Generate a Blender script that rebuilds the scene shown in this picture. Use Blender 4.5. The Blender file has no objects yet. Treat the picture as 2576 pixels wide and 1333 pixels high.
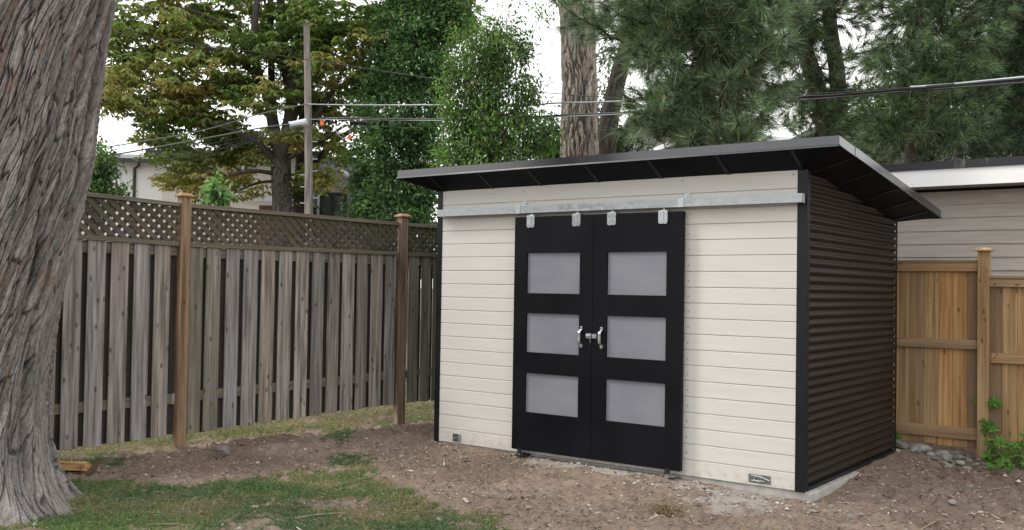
import bpy, math, numpy as np
from mathutils import Matrix, Vector

rng = np.random.default_rng(11)
SC = bpy.context.scene
COL = SC.collection

# ---------------------------------------------------------------- camera frame
CAM = np.array([2.6179, -7.1633, 1.55])
RV = np.array([0.80097341, 0.59849114, 0.0158098])
UV = np.array([8.66704e-4, -0.02756597, 0.99961961])
FV = np.array([-0.5986993, 0.80065502, 0.02259833])
FPX = 2470.3


def at(vx, vy, d):
    return CAM + d * (FV + RV * (vx - 1288) / FPX - UV * (vy - 666.5) / FPX)


# ---------------------------------------------------------------- object helpers
def link(o, parent=None):
    COL.objects.link(o)
    if parent is not None:
        o.parent = parent
    return o


def tag(o, label=None, cat=None, group=None, kind=None):
    if label:
        o['label'] = label
    if cat:
        o['category'] = cat
    if group:
        o['group'] = group
    if kind:
        o['kind'] = kind
    return o


def thing(name, loc, label, cat, group=None, rotz=0.0):
    o = bpy.data.objects.new(name, None)
    o.empty_display_size = 0.2
    COL.objects.link(o)
    o.location = loc
    o.rotation_euler = (0, 0, rotz)
    return tag(o, label, cat, group)


class MB:
    """collects shapes; build() links them as one mesh object"""

    def __init__(self):
        self.V, self.F, self.C, self.n = [], [], [], 0

    def add(self, V, F, col=(0.5, 0.5, 0.5)):
        V = np.asarray(V, float).reshape(-1, 3)
        F = np.asarray(F, int)
        if F.ndim == 1:
            F = F[None]
        c = np.asarray(col, float)
        if c.ndim == 1:
            c = np.tile(c[:3], (len(V), 1))
        self.V.append(V)
        self.C.append(c[:, :3])
        self.F.append(F + self.n)
        self.n += len(V)
        return self

    def box(self, x0, x1, y0, y1, z0, z1, col=(0.5, 0.5, 0.5), M=None):
        V = np.array([(x, y, z) for x in (x0, x1) for y in (y0, y1) for z in (z0, z1)], float)
        if M is not None:
            V = V @ np.asarray(M[0]).T + np.asarray(M[1])
        return self.add(V, [(0, 1, 3, 2), (4, 6, 7, 5), (0, 4, 5, 1), (2, 3, 7, 6), (0, 2, 6, 4), (1, 5, 7, 3)], col)

    def hexa(self, V8, col=(0.5, 0.5, 0.5)):
        """8 corners, order x,y,z binary"""
        return self.add(V8, [(0, 1, 3, 2), (4, 6, 7, 5), (0, 4, 5, 1), (2, 3, 7, 6), (0, 2, 6, 4), (1, 5, 7, 3)], col)

    def prism(self, poly, d, col=(0.5, 0.5, 0.5)):
        """planar polygon (list of 3-D points) extruded by vector d"""
        P = np.asarray(poly, float)
        n = len(P)
        V = np.vstack([P, P + np.asarray(d, float)])
        self.add(V, np.array([[i, (i + 1) % n, n + (i + 1) % n, n + i] for i in range(n)]), col)
        base = self.n - len(V)
        self.F.append(np.array([list(range(n))[::-1]]) + base)
        self.F.append(np.array([list(range(n, 2 * n))]) + base)
        return self

    def tube(self, P, rad, n=8, col=(0.5, 0.5, 0.5), cap=True):
        P = np.asarray(P, float)
        m = len(P)
        rad = np.broadcast_to(np.asarray(rad, float), (m,))
        T = np.gradient(P, axis=0)
        T /= np.linalg.norm(T, axis=1)[:, None] + 1e-12
        ref = np.array([0, 0, 1.0]) if abs(T[:, 2]).mean() < 0.8 else np.array([1.0, 0.2, 0])
        A = np.cross(T, ref)
        A /= np.linalg.norm(A, axis=1)[:, None] + 1e-12
        B = np.cross(T, A)
        th = np.linspace(0, 2 * np.pi, n, endpoint=False)
        V = P[:, None] + rad[:, None, None] * (np.cos(th)[None, :, None] * A[:, None] + np.sin(th)[None, :, None] * B[:, None])
        i, j = np.meshgrid(np.arange(m - 1), np.arange(n), indexing='ij')
        F = np.stack([i * n + j, i * n + (j + 1) % n, (i + 1) * n + (j + 1) % n, (i + 1) * n + j], -1).reshape(-1, 4)
        c = np.asarray(col, float)
        if c.ndim == 2:
            c = np.repeat(c, n, axis=0)
        b = self.n
        self.add(V.reshape(-1, 3), F, c)
        if cap:
            self.F.append(np.array([list(range(n))]) + b)
            self.F.append(np.array([list(range((m - 1) * n, m * n))[::-1]]) + b)
        return self

    def build(self, name, mat, parent=None, smooth=False, bevel=0.0, org=None):
        V = np.vstack(self.V)
        C = np.vstack(self.C)
        if org is not None:
            V = V - np.asarray(org, float)
        me = bpy.data.meshes.new(name)
        me.vertices.add(len(V))
        me.vertices.foreach_set('co', V.astype(np.float32).ravel())
        loops = np.concatenate([f.ravel() for f in self.F]).astype(np.int32)
        sizes = np.concatenate([np.full(len(f), f.shape[1]) for f in self.F]).astype(np.int32)
        starts = np.concatenate([[0], np.cumsum(sizes)[:-1]]).astype(np.int32)
        me.loops.add(len(loops))
        me.loops.foreach_set('vertex_index', loops)
        me.polygons.add(len(sizes))
        me.polygons.foreach_set('loop_start', starts)
        me.polygons.foreach_set('loop_total', sizes)
        me.polygons.foreach_set('use_smooth', np.full(len(sizes), bool(smooth)))
        me.update(calc_edges=True)
        a = me.color_attributes.new('Col', 'FLOAT_COLOR', 'POINT')
        a.data.foreach_set('color', np.hstack([C, np.ones((len(C), 1))]).astype(np.float32).ravel())
        me.materials.append(mat)
        o = bpy.data.objects.new(name, me)
        link(o, parent)
        if bevel > 0:
            b = o.modifiers.new('edge', 'BEVEL')
            b.width = bevel
            b.segments = 2
            b.limit_method = 'ANGLE'
            b.angle_limit = math.radians(40)
        return o


# ---------------------------------------------------------------- numpy noise
def hash2(ix, iy, s=0):
    h = (ix.astype(np.int64) * 374761393 + iy.astype(np.int64) * 668265263 + s * 1442695041) & 0xffffffff
    h = ((h ^ (h >> 13)) * 1274126177) & 0xffffffff
    return ((h ^ (h >> 16)) & 0xffffff) / float(0xffffff)


def vnoise(x, y, s=0):
    ix, iy = np.floor(x), np.floor(y)
    fx, fy = x - ix, y - iy
    fx, fy = fx * fx * (3 - 2 * fx), fy * fy * (3 - 2 * fy)
    a, b = hash2(ix, iy, s), hash2(ix + 1, iy, s)
    c, d = hash2(ix, iy + 1, s), hash2(ix + 1, iy + 1, s)
    return (a * (1 - fx) + b * fx) * (1 - fy) + (c * (1 - fx) + d * fx) * fy


def fbm(x, y, s=0, o=4):
    r, a, t = 0, 0.5, 0
    for k in range(o):
        r = r + a * vnoise(x * 2 ** k, y * 2 ** k, s + k * 17)
        t += a
        a *= 0.5
    return r / t


def worley(x, y, s=0):
    """F1, F2 and the id of the nearest cell"""
    ix, iy = np.floor(x), np.floor(y)
    f1 = np.full(x.shape, 9.0)
    f2 = np.full(x.shape, 9.0)
    idn = np.zeros(x.shape)
    for dx in (-1, 0, 1):
        for dy in (-1, 0, 1):
            cx, cy = ix + dx, iy + dy
            px, py = cx + hash2(cx, cy, s), cy + hash2(cx, cy, s + 5)
            d = np.hypot(px - x, py - y)
            nid = hash2(cx, cy, s + 9)
            near = d < f1
            f2 = np.where(near, f1, np.minimum(f2, d))
            idn = np.where(near, nid, idn)
            f1 = np.where(near, d, f1)
    return f1, f2, idn


def smooth01(x, a, b):
    t = np.clip((x - a) / (b - a), 0, 1)
    return t * t * (3 - 2 * t)


def inpoly(x, y, poly):
    p = np.asarray(poly)
    ins = np.zeros(x.shape, bool)
    j = len(p) - 1
    for i in range(len(p)):
        xi, yi, xj, yj = p[i, 0], p[i, 1], p[j, 0], p[j, 1]
        c = ((yi > y) != (yj > y)) & (x < (xj - xi) * (y - yi) / (yj - yi + 1e-12) + xi)
        ins ^= c
        j = i
    return ins


# ---------------------------------------------------------------- materials
class NT:
    def __init__(self, name):
        self.m = bpy.data.materials.new(name)
        self.m.use_nodes = True
        self.t = self.m.node_tree
        self.b = self.t.nodes['Principled BSDF']

    def n(self, typ, **kw):
        nd = self.t.nodes.new(typ)
        for k, v in kw.items():
            if k.startswith('i_'):
                self.set(nd.inputs[k[2:].replace('_', ' ')], v)
            elif k.startswith('n_'):
                self.set(nd.inputs[int(k[2:])], v)
            else:
                setattr(nd, k, v)
        return nd

    def set(self, sock, v):
        if isinstance(v, bpy.types.NodeSocket):
            self.t.links.new(v, sock)
        else:
            if isinstance(v, tuple) and len(v) == 3 and sock.type == 'RGBA':
                v = v + (1.0,)
            sock.default_value = v

    def obj(self, scale=(1, 1, 1), offset=None):
        tc = self.n('ShaderNodeTexCoord')
        mp = self.n('ShaderNodeMapping', i_Vector=tc.outputs['Object'], i_Scale=scale)
        if offset is not None:
            self.set(mp.inputs['Location'], offset)
        return mp.outputs[0]

    def noise(self, vec, scale=1.0, detail=4.0, rough=0.55):
        return self.n('ShaderNodeTexNoise', i_Vector=vec, i_Scale=scale, i_Detail=detail, i_Roughness=rough).outputs['Fac']

    def ramp(self, fac, stops):
        r = self.n('ShaderNodeValToRGB', i_Fac=fac)
        e = r.color_ramp.elements
        while len(e) < len(stops):
            e.new(0.5)
        for k, (p, c) in enumerate(stops):
            e[k].position = p
            e[k].color = (c, c, c, 1) if not isinstance(c, tuple) else c + (1,)
        return r.outputs[0]

    def mix(self, fac, a, b, mode='MIX'):
        x = self.n('ShaderNodeMix', data_type='RGBA', blend_type=mode)
        self.set(x.inputs['Factor'], fac)
        self.set(x.inputs['A'], a)
        self.set(x.inputs['B'], b)
        return x.outputs['Result']

    def math(self, op, a, b=0.0):
        x = self.n('ShaderNodeMath', operation=op)
        self.set(x.inputs[0], a)
        self.set(x.inputs[1], b)
        return x.outputs[0]

    def attr(self):
        a = self.n('ShaderNodeVertexColor', layer_name='Col')
        s = self.n('ShaderNodeSeparateColor', i_Color=a.outputs[0])
        return a.outputs[0], s.outputs[0], s.outputs[1], s.outputs[2]

    def bump(self, h, strength=0.3, dist=0.01):
        b = self.n('ShaderNodeBump', i_Height=h, i_Strength=strength, i_Distance=dist)
        self.set(self.b.inputs['Normal'], b.outputs[0])

    def out(self, color=None, rough=None, metal=None, ior=None, spec=None):
        for k, v in (('Base Color', color), ('Roughness', rough), ('Metallic', metal), ('IOR', ior), ('Specular IOR Level', spec)):
            if v is not None:
                self.set(self.b.inputs[k], v)
        return self.m


def plain(name, c, rough=0.6, metal=0.0, var=0.15, scale=3.0, bump=0.0, ior=None, rvar=0.1, bscale=None, spec=None):
    k = NT(name)
    v = k.obj()
    n = k.noise(v, scale, 5)
    col = k.mix(k.ramp(n, [(0.3, 0.0), (0.7, 1.0)]), tuple(x * (1 - var) for x in c), tuple(min(1, x * (1 + var)) for x in c))
    r = k.n('ShaderNodeMapRange', n_0=n, n_1=0.3, n_2=0.7, n_3=max(0.02, rough - rvar), n_4=min(1, rough + rvar)).outputs[0]
    if bump:
        k.bump(k.noise(v, bscale or scale * 12, 4), bump, 0.01)
    return k.out(col, r, metal, ior, spec)


def wood(name, dark, light, axis, stain=(0.10, 0.075, 0.055), stain_amt=0.4, green=None, knots=True, rough=0.85, freq=1.0, hue=0.13):
    """timber with grain along `axis`; Col.r = board tone, Col.g = board offset, Col.b = green / dirt amount"""
    k = NT(name)
    _, tone, off, ex = k.attr()
    tc = k.n('ShaderNodeTexCoord')
    o3 = k.n('ShaderNodeCombineXYZ', n_0=k.math('MULTIPLY', off, 13.0), n_1=k.math('MULTIPLY', off, 7.0), n_2=k.math('MULTIPLY', off, 29.0))
    add = k.n('ShaderNodeVectorMath', operation='ADD', n_0=tc.outputs['Object'], n_1=o3.outputs[0])
    sc = [34.0 * freq, 34.0 * freq, 34.0 * freq]
    sc[axis] = 1.3
    mp = k.n('ShaderNodeMapping', i_Vector=add.outputs[0], i_Scale=tuple(sc))
    sc2 = [9.0, 9.0, 9.0]
    sc2[axis] = 0.9
    mp2 = k.n('ShaderNodeMapping', i_Vector=add.outputs[0], i_Scale=tuple(sc2))
    g1 = k.noise(mp.outputs[0], 1.0, 7, 0.62)
    g2 = k.noise(mp2.outputs[0], 1.0, 4)
    grain = k.math('ADD', k.math('MULTIPLY', g1, 0.75), k.math('MULTIPLY', g2, 0.25))
    col = k.mix(k.ramp(grain, [(0.39, 0.0), (0.60, 1.0)]), dark, light)
    col = k.mix(k.math('MULTIPLY', k.ramp(g2, [(0.45, 0.0), (0.7, 1.0)]), stain_amt), col, stain)
    br = k.n('ShaderNodeMapRange', n_0=tone, n_1=0.0, n_2=1.0, n_3=0.62, n_4=1.35).outputs[0]
    hr = k.math('SUBTRACT', k.math('FRACT', k.math('MULTIPLY', off, 17.3)), 0.5)
    col = k.mix(1.0, col, k.n('ShaderNodeCombineColor', n_0=k.math('MULTIPLY', br, k.math('ADD', 1.0, k.math('MULTIPLY', hr, hue))), n_1=br, n_2=k.math('MULTIPLY', br, k.math('SUBTRACT', 1.0, k.math('MULTIPLY', hr, hue * 1.5)))).outputs[0], 'MULTIPLY')
    if green:
        col = k.mix(k.math('MULTIPLY', ex, k.ramp(g2, [(0.25, 0.3), (0.6, 1.0)])), col, green)
    h = grain
    if knots:
        s3 = [11.0, 11.0, 11.0]
        s3[axis] = 5.0
        mp3 = k.n('ShaderNodeMapping', i_Vector=add.outputs[0], i_Scale=tuple(s3))
        vo = k.n('ShaderNodeTexVoronoi', i_Vector=mp3.outputs[0], i_Scale=1.0)
        kn = k.ramp(vo.outputs['Distance'], [(0.08, 1.0), (0.17, 0.0)])
        col = k.mix(k.math('MULTIPLY', kn, 0.75), col, tuple(x * 0.35 for x in dark))
        h = k.math('SUBTRACT', grain, k.math('MULTIPLY', kn, 0.5))
    k.bump(h, 0.5, 0.006)
    return k.out(col, rough)


def leaf_mat(name, trans=0.3, rough=0.5):
    k = NT(name)
    c, _, _, _ = k.attr()
    k.out(c, rough)
    tr = k.n('ShaderNodeBsdfTranslucent')
    k.set(tr.inputs['Color'], k.mix(1.0, c, (1.0, 1.15, 0.7), 'MULTIPLY'))
    mx = k.n('ShaderNodeMixShader', n_0=trans, n_1=k.b.outputs[0], n_2=tr.outputs[0])
    k.t.links.new(mx.outputs[0], k.t.nodes['Material Output'].inputs['Surface'])
    return k.m


def vcol_mat(name, rough=0.85, bumpscale=None, bump=0.3, spec=None):
    k = NT(name)
    c, _, _, _ = k.attr()
    if bumpscale:
        n = k.noise(k.obj(), bumpscale, 5)
        c = k.mix(0.6, c, k.ramp(n, [(0.3, 0.25), (0.7, 0.75)]), 'OVERLAY')
        k.bump(n, bump, 0.01)
    return k.out(c, rough, spec=spec)


M = {}
# shed
def siding_mat():
    k = NT('cream_siding_paint')
    v = k.obj((2.2, 30, 30))
    g = k.noise(v, 1.0, 6, 0.6)
    big = k.noise(k.obj((0.9, 1, 6)), 1.0, 3)
    c = k.mix(k.ramp(g, [(0.35, 0.0), (0.65, 1.0)]), (0.64, 0.623, 0.585), (0.685, 0.668, 0.632))
    c = k.mix(k.math('MULTIPLY', k.ramp(big, [(0.45, 0.0), (0.8, 1.0)]), 0.35), c, (0.585, 0.565, 0.53))
    kn = k.n('ShaderNodeTexVoronoi', i_Vector=k.obj((2.2, 4, 7.5)), i_Scale=1.0)
    c = k.mix(k.math('MULTIPLY', k.ramp(kn.outputs['Distance'], [(0.03, 1.0), (0.10, 0.0)]), 0.22), c, (0.46, 0.42, 0.34))
    zz_ = k.n('ShaderNodeSeparateXYZ', n_0=k.n('ShaderNodeTexCoord').outputs['Object']).outputs[2]
    low = k.n('ShaderNodeMapRange', n_0=zz_, n_1=0.06, n_2=0.22, n_3=0.55, n_4=0.0).outputs[0]
    spl = k.ramp(k.noise(k.obj((16, 16, 16)), 1.0, 6, 0.7), [(0.42, 0.0), (0.66, 1.0)])
    c = k.mix(k.math('MULTIPLY', low, spl), c, (0.36, 0.29, 0.23))
    k.bump(g, 0.12, 0.004)
    return k.out(c, 0.55)


M['siding'] = siding_mat()
M['black'] = plain('black_coated_steel', (0.008, 0.0085, 0.012), 0.4, 0.0, 0.2, 2.5, spec=0.3)
M['fascia'] = plain('dark_fascia_steel', (0.018, 0.018, 0.025), 0.22, 0.0, 0.2, 1.6, ior=2.0, rvar=0.06)
M['soffit'] = plain('black_soffit', (0.004, 0.0045, 0.0075), 0.55, 0.0, 0.2, 2.0, spec=0.1)
M['door'] = plain('black_door_paint', (0.0045, 0.0048, 0.0072), 0.5, 0.0, 0.25, 2.0, 0.05, bscale=60, spec=0.16)
def corr_mat():
    k = NT('dark_bronze_corrugated_steel')
    v = k.obj((1, 0.8, 14))
    n = k.noise(v, 2.0, 6, 0.65)
    c = k.mix(k.ramp(n, [(0.35, 0.0), (0.7, 1.0)]), (0.012, 0.0095, 0.0083), (0.027, 0.0205, 0.017))
    sp = k.n('ShaderNodeTexVoronoi', i_Vector=k.obj((60, 60, 60)), i_Scale=1.0)
    c = k.mix(k.math('MULTIPLY', k.ramp(sp.outputs['Distance'], [(0.05, 1.0), (0.12, 0.0)]), k.math('MULTIPLY', n, 0.5)), c, (0.09, 0.08, 0.07))
    return k.out(c, k.n('ShaderNodeMapRange', n_0=n, n_1=0.3, n_2=0.7, n_3=0.40, n_4=0.58).outputs[0], 0.0, 1.5, 0.28)


M['corr'] = corr_mat()
def pane_mat():
    k = NT('frosted_panel')
    n = k.noise(k.obj((1.2, 1, 3)), 1.4, 3)
    f = k.noise(k.obj(), 160, 2)
    c = k.mix(k.ramp(n, [(0.3, 0.0), (0.7, 1.0)]), (0.195, 0.203, 0.243), (0.25, 0.255, 0.292))
    k.bump(f, 0.08, 0.002)
    return k.out(c, 0.3, 0.0)


M['pane'] = pane_mat()
def galv_mat():
    k = NT('galvanised_steel')
    vo = k.n('ShaderNodeTexVoronoi', i_Vector=k.obj((26, 26, 40)), i_Scale=1.0)
    s = k.n('ShaderNodeSeparateColor', i_Color=vo.outputs['Color']).outputs[0]
    c = k.mix(s, (0.37, 0.40, 0.415), (0.50, 0.53, 0.545))
    k.bump(k.noise(k.obj(), 90, 3), 0.08, 0.002)
    return k.out(c, k.n('ShaderNodeMapRange', n_0=s, n_3=0.34, n_4=0.55).outputs[0], 0.75)


M['galv'] = galv_mat()
M['zinc'] = plain('bright_zinc', (0.52, 0.55, 0.575), 0.32, 0.75, 0.1, 30)
M['dark_zinc'] = plain('grey_zinc_plate', (0.22, 0.24, 0.24), 0.35, 0.8, 0.15, 20)
M['rubber'] = plain('black_rubber', (0.012, 0.012, 0.013), 0.6, 0, 0.2, 20)
M['concrete'] = plain('pale_concrete', (0.42, 0.405, 0.38), 0.9, 0, 0.22, 9, 0.5)
M['screw'] = plain('dark_screw', (0.03, 0.03, 0.03), 0.4, 0.6, 0.1, 20)
# fences
M['fence_back'] = wood('shaded_back_board', (0.034, 0.026, 0.021), (0.080, 0.063, 0.052), 2, knots=False, stain_amt=0.1)  # shade of the board gaps put into this darker wood colour
M['fence_v'] = wood('weathered_board', (0.130, 0.112, 0.102), (0.45, 0.408, 0.385), 2, stain=(0.115, 0.082, 0.062), stain_amt=0.55, green=(0.095, 0.105, 0.062))
M['fence_h'] = wood('weathered_rail', (0.105, 0.088, 0.072), (0.24, 0.21, 0.175), 0, green=(0.135, 0.130, 0.078), knots=False)
M['lattice'] = wood('weathered_lattice', (0.055, 0.047, 0.038), (0.145, 0.126, 0.104), 0, green=(0.072, 0.066, 0.030), stain=(0.105, 0.055, 0.030), stain_amt=0.45, knots=False, freq=0.6)
M['post'] = wood('brown_post', (0.135, 0.085, 0.055), (0.37, 0.26, 0.175), 2, stain=(0.10, 0.055, 0.035), stain_amt=0.5)
M['post_cap'] = wood('orange_cedar_cap', (0.24, 0.125, 0.065), (0.40, 0.225, 0.125), 0, stain_amt=0.1, knots=False)
M['cedar_v'] = wood('new_cedar_board', (0.265, 0.140, 0.052), (0.50, 0.315, 0.140), 2, stain=(0.34, 0.27, 0.17), stain_amt=0.35, green=(0.19, 0.125, 0.085))
M['cedar_h'] = wood('new_cedar_rail', (0.26, 0.155, 0.080), (0.43, 0.285, 0.160), 0, stain=(0.20, 0.13, 0.085), stain_amt=0.4)
# garage and houses
def lap_mat():
    k = NT('taupe_lap_siding')
    g = k.noise(k.obj((3.0, 30, 38)), 1.0, 6, 0.6)
    b = k.noise(k.obj((0.6, 1, 2.0)), 1.0, 3)
    c = k.mix(k.ramp(g, [(0.35, 0.0), (0.65, 1.0)]), (0.38, 0.345, 0.315), (0.47, 0.435, 0.40))
    c = k.mix(k.math('MULTIPLY', b, 0.25), c, (0.27, 0.24, 0.215))
    k.bump(g, 0.35, 0.006)
    return k.out(c, 0.7)


M['lap'] = lap_mat()
M['white'] = plain('white_fascia_paint', (0.90, 0.90, 0.91), 0.4, 0, 0.05, 2.0)
def drip_mat():
    k = NT('streaked_roof_edge')
    n = k.noise(k.obj((7, 1, 1.4)), 1.0, 6, 0.7)
    c = k.mix(k.ramp(n, [(0.56, 0.0), (0.72, 1.0)]), (0.022, 0.022, 0.028), (0.20, 0.185, 0.165))
    return k.out(c, 0.6)


M['drip'] = drip_mat()
M['stucco_w'] = plain('white_stucco', (0.68, 0.68, 0.69), 0.9, 0, 0.06, 0.8, 0.3, bscale=30)
M['stucco_g'] = plain('grey_stucco', (0.235, 0.24, 0.265), 0.9, 0, 0.08, 0.7, 0.3, bscale=30)
M['trim_b'] = plain('pale_blue_trim', (0.50, 0.55, 0.62), 0.7, 0, 0.05, 1)
M['roof_g'] = plain('grey_shingles', (0.16, 0.165, 0.18), 0.9, 0, 0.3, 3.5, 0.5)
M['roof_b'] = plain('brown_shingles', (0.145, 0.098, 0.075), 0.9, 0, 0.3, 3.5, 0.5)
M['frame'] = plain('black_window_frame', (0.015, 0.016, 0.02), 0.4)
M['frame_w'] = plain('white_window_frame', (0.7, 0.72, 0.72), 0.5)
M['glass'] = plain('window_glass', (0.05, 0.062, 0.06), 0.08, 0.0, 0.3, 0.6)
M['glass_g'] = plain('green_window_glass', (0.20, 0.28, 0.29), 0.1, 0.0, 0.2, 0.6)
def brick_mat(name, a, b, mortar, sc=1.0):
    k = NT(name)
    tc = k.n('ShaderNodeTexCoord')
    s = k.n('ShaderNodeSeparateXYZ', n_0=tc.outputs['Object'])
    cb = k.n('ShaderNodeCombineXYZ', n_0=k.math('ADD', s.outputs[0], s.outputs[1]), n_1=s.outputs[2])
    br = k.n('ShaderNodeTexBrick', i_Vector=cb.outputs[0], i_Color1=a, i_Color2=b, i_Mortar=mortar, i_Scale=sc)
    br.inputs['Mortar Size'].default_value = 0.008
    br.inputs['Brick Width'].default_value = 0.26
    br.inputs['Row Height'].default_value = 0.085
    return k.out(br.outputs['Color'], 0.9)


M['brick_c'] = brick_mat('cream_brick', (0.60, 0.55, 0.50), (0.67, 0.62, 0.57), (0.47, 0.43, 0.40))
M['brick_r'] = brick_mat('brown_brick', (0.24, 0.13, 0.09), (0.30, 0.17, 0.12), (0.36, 0.31, 0.28))
M['far_siding'] = brick_mat('grey_far_siding', (0.26, 0.25, 0.25), (0.30, 0.29, 0.29), (0.14, 0.135, 0.135))
# vegetation
M['bark'] = vcol_mat('stringy_bark', 0.9, 45, 0.6)
M['bark_far'] = vcol_mat('furrowed_bark', 0.9, 26, 0.6)
M['bark_dark'] = plain('dark_limb_bark', (0.062, 0.052, 0.045), 0.9, 0, 0.3, 6, 0.8, bscale=22)
M['leaf'] = leaf_mat('tree_leaf', 0.42)
M['needle'] = leaf_mat('pine_needle', 0.12, 0.4)
M['grass'] = leaf_mat('grass_blade', 0.3)
M['chips'] = vcol_mat('ground_chips', 0.9)
M['stone'] = plain('grey_stone', (0.20, 0.185, 0.168), 0.9, 0, 0.35, 14, 0.7)
M['stone_pale'] = plain('pale_stone', (0.31, 0.29, 0.265), 0.9, 0, 0.3, 14, 0.7)
M['pole'] = wood('pole_wood', (0.14, 0.122, 0.105), (0.34, 0.30, 0.262), 2, stain_amt=0.3, freq=0.35)
M['cable'] = plain('black_cable', (0.028, 0.03, 0.034), 0.4, 0, 0.2, 1)
M['cable_m'] = plain('dull_cable', (0.13, 0.14, 0.15), 0.45, 0.2, 0.2, 1)
M['cable_g'] = plain('grey_cable', (0.34, 0.37, 0.40), 0.35, 0.3, 0.2, 1)
M['case'] = plain('pale_splice_case', (0.60, 0.64, 0.70), 0.45)
M['orange'] = plain('orange_tag', (0.85, 0.17, 0.07), 0.5)
def split_mat():
    k = NT('split_wood')
    v = k.obj((5, 46, 46))
    n = k.noise(v, 1.0, 6)
    c = k.mix(k.ramp(n, [(0.32, 0.0), (0.62, 1.0)]), (0.20, 0.085, 0.03), (0.55, 0.34, 0.14))
    k.bump(n, 0.8, 0.012)
    return k.out(c, 0.8)


M['split'] = split_mat()

# ---------------------------------------------------------------- ground
LAWN = [(-4.9, -3.35), (-4.62, -3.1), (-4.15, -2.89), (-3.78, -2.62), (-3.73, -2.37), (-3.53, -1.99), (-3.48, -1.62), (-3.91, -0.99), (-3.77, -0.86), (-3.04, -1.34), (-2.69, -1.46), (-2.19, -1.79), (-1.87, -1.86), (-1.53, -1.96), (-1.11, -2.16), (-0.6, -2.6), (0.2, -4.6), (-1.0, -9), (-9, -9), (-9, -3.4)]
STRIP = [(-5.86, -1.21), (-5.93, -0.72), (-6.05, 0.11), (-6.23, 1.24), (-6.53, 2.39), (-5.74, 1.71), (-5.36, 0.85), (-5.18, 0.37), (-4.71, 0.03), (-4.31, -0.52), (-4.66, -0.45), (-5.07, -0.3), (-5.36, -0.46), (-5.6, -0.68), (-5.64, -0.94), (-5.58, -1.36)]
SIDE = [(-6.35, -2.33), (-6.05, -1.99), (-6.0, -1.34), (-5.55, -1.59), (-5.43, -2.08), (-4.77, -2.53), (-4.73, -2.84), (-5.1, -2.93), (-6.4, -3.2)]
SHEDL = [(-6.19, 2.42), (-6.1, 2.82), (-5.16, 1.75), (-5.16, 1.51), (-5.75, 1.97)]
CHIPS = [(-3.46, 0.31), (-2.14, 0.2), (-1.16, 0.21), (-0.19, 0.23), (-0.02, 0.18), (0.11, -0.55), (-0.04, -0.83), (-0.8, -0.5), (-1.66, -0.23), (-2.53, -0.16)]
FB1 = np.array([-5.226, -1.716])
FT = np.array([0.1750591, 0.98455793])


def behind_fence(x, y):
    return (x - FB1[0]) * 0.98455793 - (y - FB1[1]) * 0.1750591 < -0.12


def grass_amount(x, y):
    wx = x + (fbm(x * 2.1, y * 2.1, 3, 3) - 0.5) * 0.55
    wy = y + (fbm(x * 2.1 + 40, y * 2.1, 4, 3) - 0.5) * 0.55
    wx = wx + (fbm(x * 11, y * 11, 5, 2) - 0.5) * 0.30
    wy = wy + (fbm(x * 11 + 30, y * 11, 6, 2) - 0.5) * 0.30
    g = np.zeros(x.shape)
    patch = fbm(x * 3.2, y * 3.2, 8, 4)
    lawn = inpoly(wx, wy, LAWN)
    g = np.where(lawn, smooth01(patch, 0.20, 0.50) * 0.85 + 0.15, g)
    g = np.where(inpoly(wx, wy, STRIP), smooth01(patch, 0.28, 0.5) * 0.85, g)
    g = np.where(inpoly(wx, wy, SIDE), smooth01(patch, 0.34, 0.55) * 0.9, g)
    g = np.where(inpoly(wx, wy, SHEDL), 0.7, g)
    # bare litter patch in the lawn
    g = g * (1 - 0.85 * np.exp(-(((x + 2.55) / 0.38) ** 2 + ((y + 2.35) / 0.18) ** 2)))
    bf = behind_fence(x, y)
    g = np.where(bf, smooth01(patch, 0.22, 0.46) * 0.85, g)
    return g


def ground_z(x, y):
    near = np.exp(-((np.maximum(0, np.abs(x + 2) - 6) / 3) ** 2 + (np.maximum(0, np.abs(y + 1) - 5) / 3) ** 2))
    h = (fbm(x * 0.9, y * 0.9, 21, 3) - 0.5) * 0.05 + (fbm(x * 5, y * 5, 22, 4) - 0.5) * 0.035
    clod = fbm(x * 16, y * 16, 23, 3)
    dirty = 1 - np.clip(grass_amount(x, y), 0, 1)
    h = h + dirty * (smooth01(clod, 0.45, 0.8) * 0.040 + (fbm(x * 38, y * 38, 24, 2) - .5) * .012)
    mound = 0.05 * np.exp(-(((x + 4.75) / 0.45) ** 2 + ((y + 0.9) / 1.0) ** 2)) + 0.045 * np.exp(-(((x + 4.35) / 0.4) ** 2 + ((y - 0.75) / 0.5) ** 2))
    shedrange = smooth01(np.maximum(np.maximum(-3.75 - x, x - 0.1), np.maximum(-0.05 - y, y - 2.45)), 0.0, 0.5)
    h = h * (0.25 + 0.75 * shedrange) + mound * shedrange
    fr = np.exp(-(np.maximum(0, -0.02 - y) / 0.35) ** 2) * (y < 0.3) * smooth01(-x, 0.1, 1.3) * np.exp(-(np.maximum(0, -3.7 - x) / 0.4) ** 2)
    sd = np.exp(-(np.maximum(0, x - 0.05) / 0.35) ** 2) * (x > -0.3) * smooth01(y, 0.25, 1.3) * np.exp(-(np.maximum(0, y - 2.6) / 0.3) ** 2)
    h = h + 0.045 * fr + 0.066 * sd
    return h * near


def axis_coords(a0, a1, step, far, n):
    c = np.arange(a0, a1 + 1e-6, step)
    e = np.geomspace(step, far, n)
    return np.concatenate([a0 - np.cumsum(np.full(1, 0)) - e[::-1], c, a1 + e])


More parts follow.
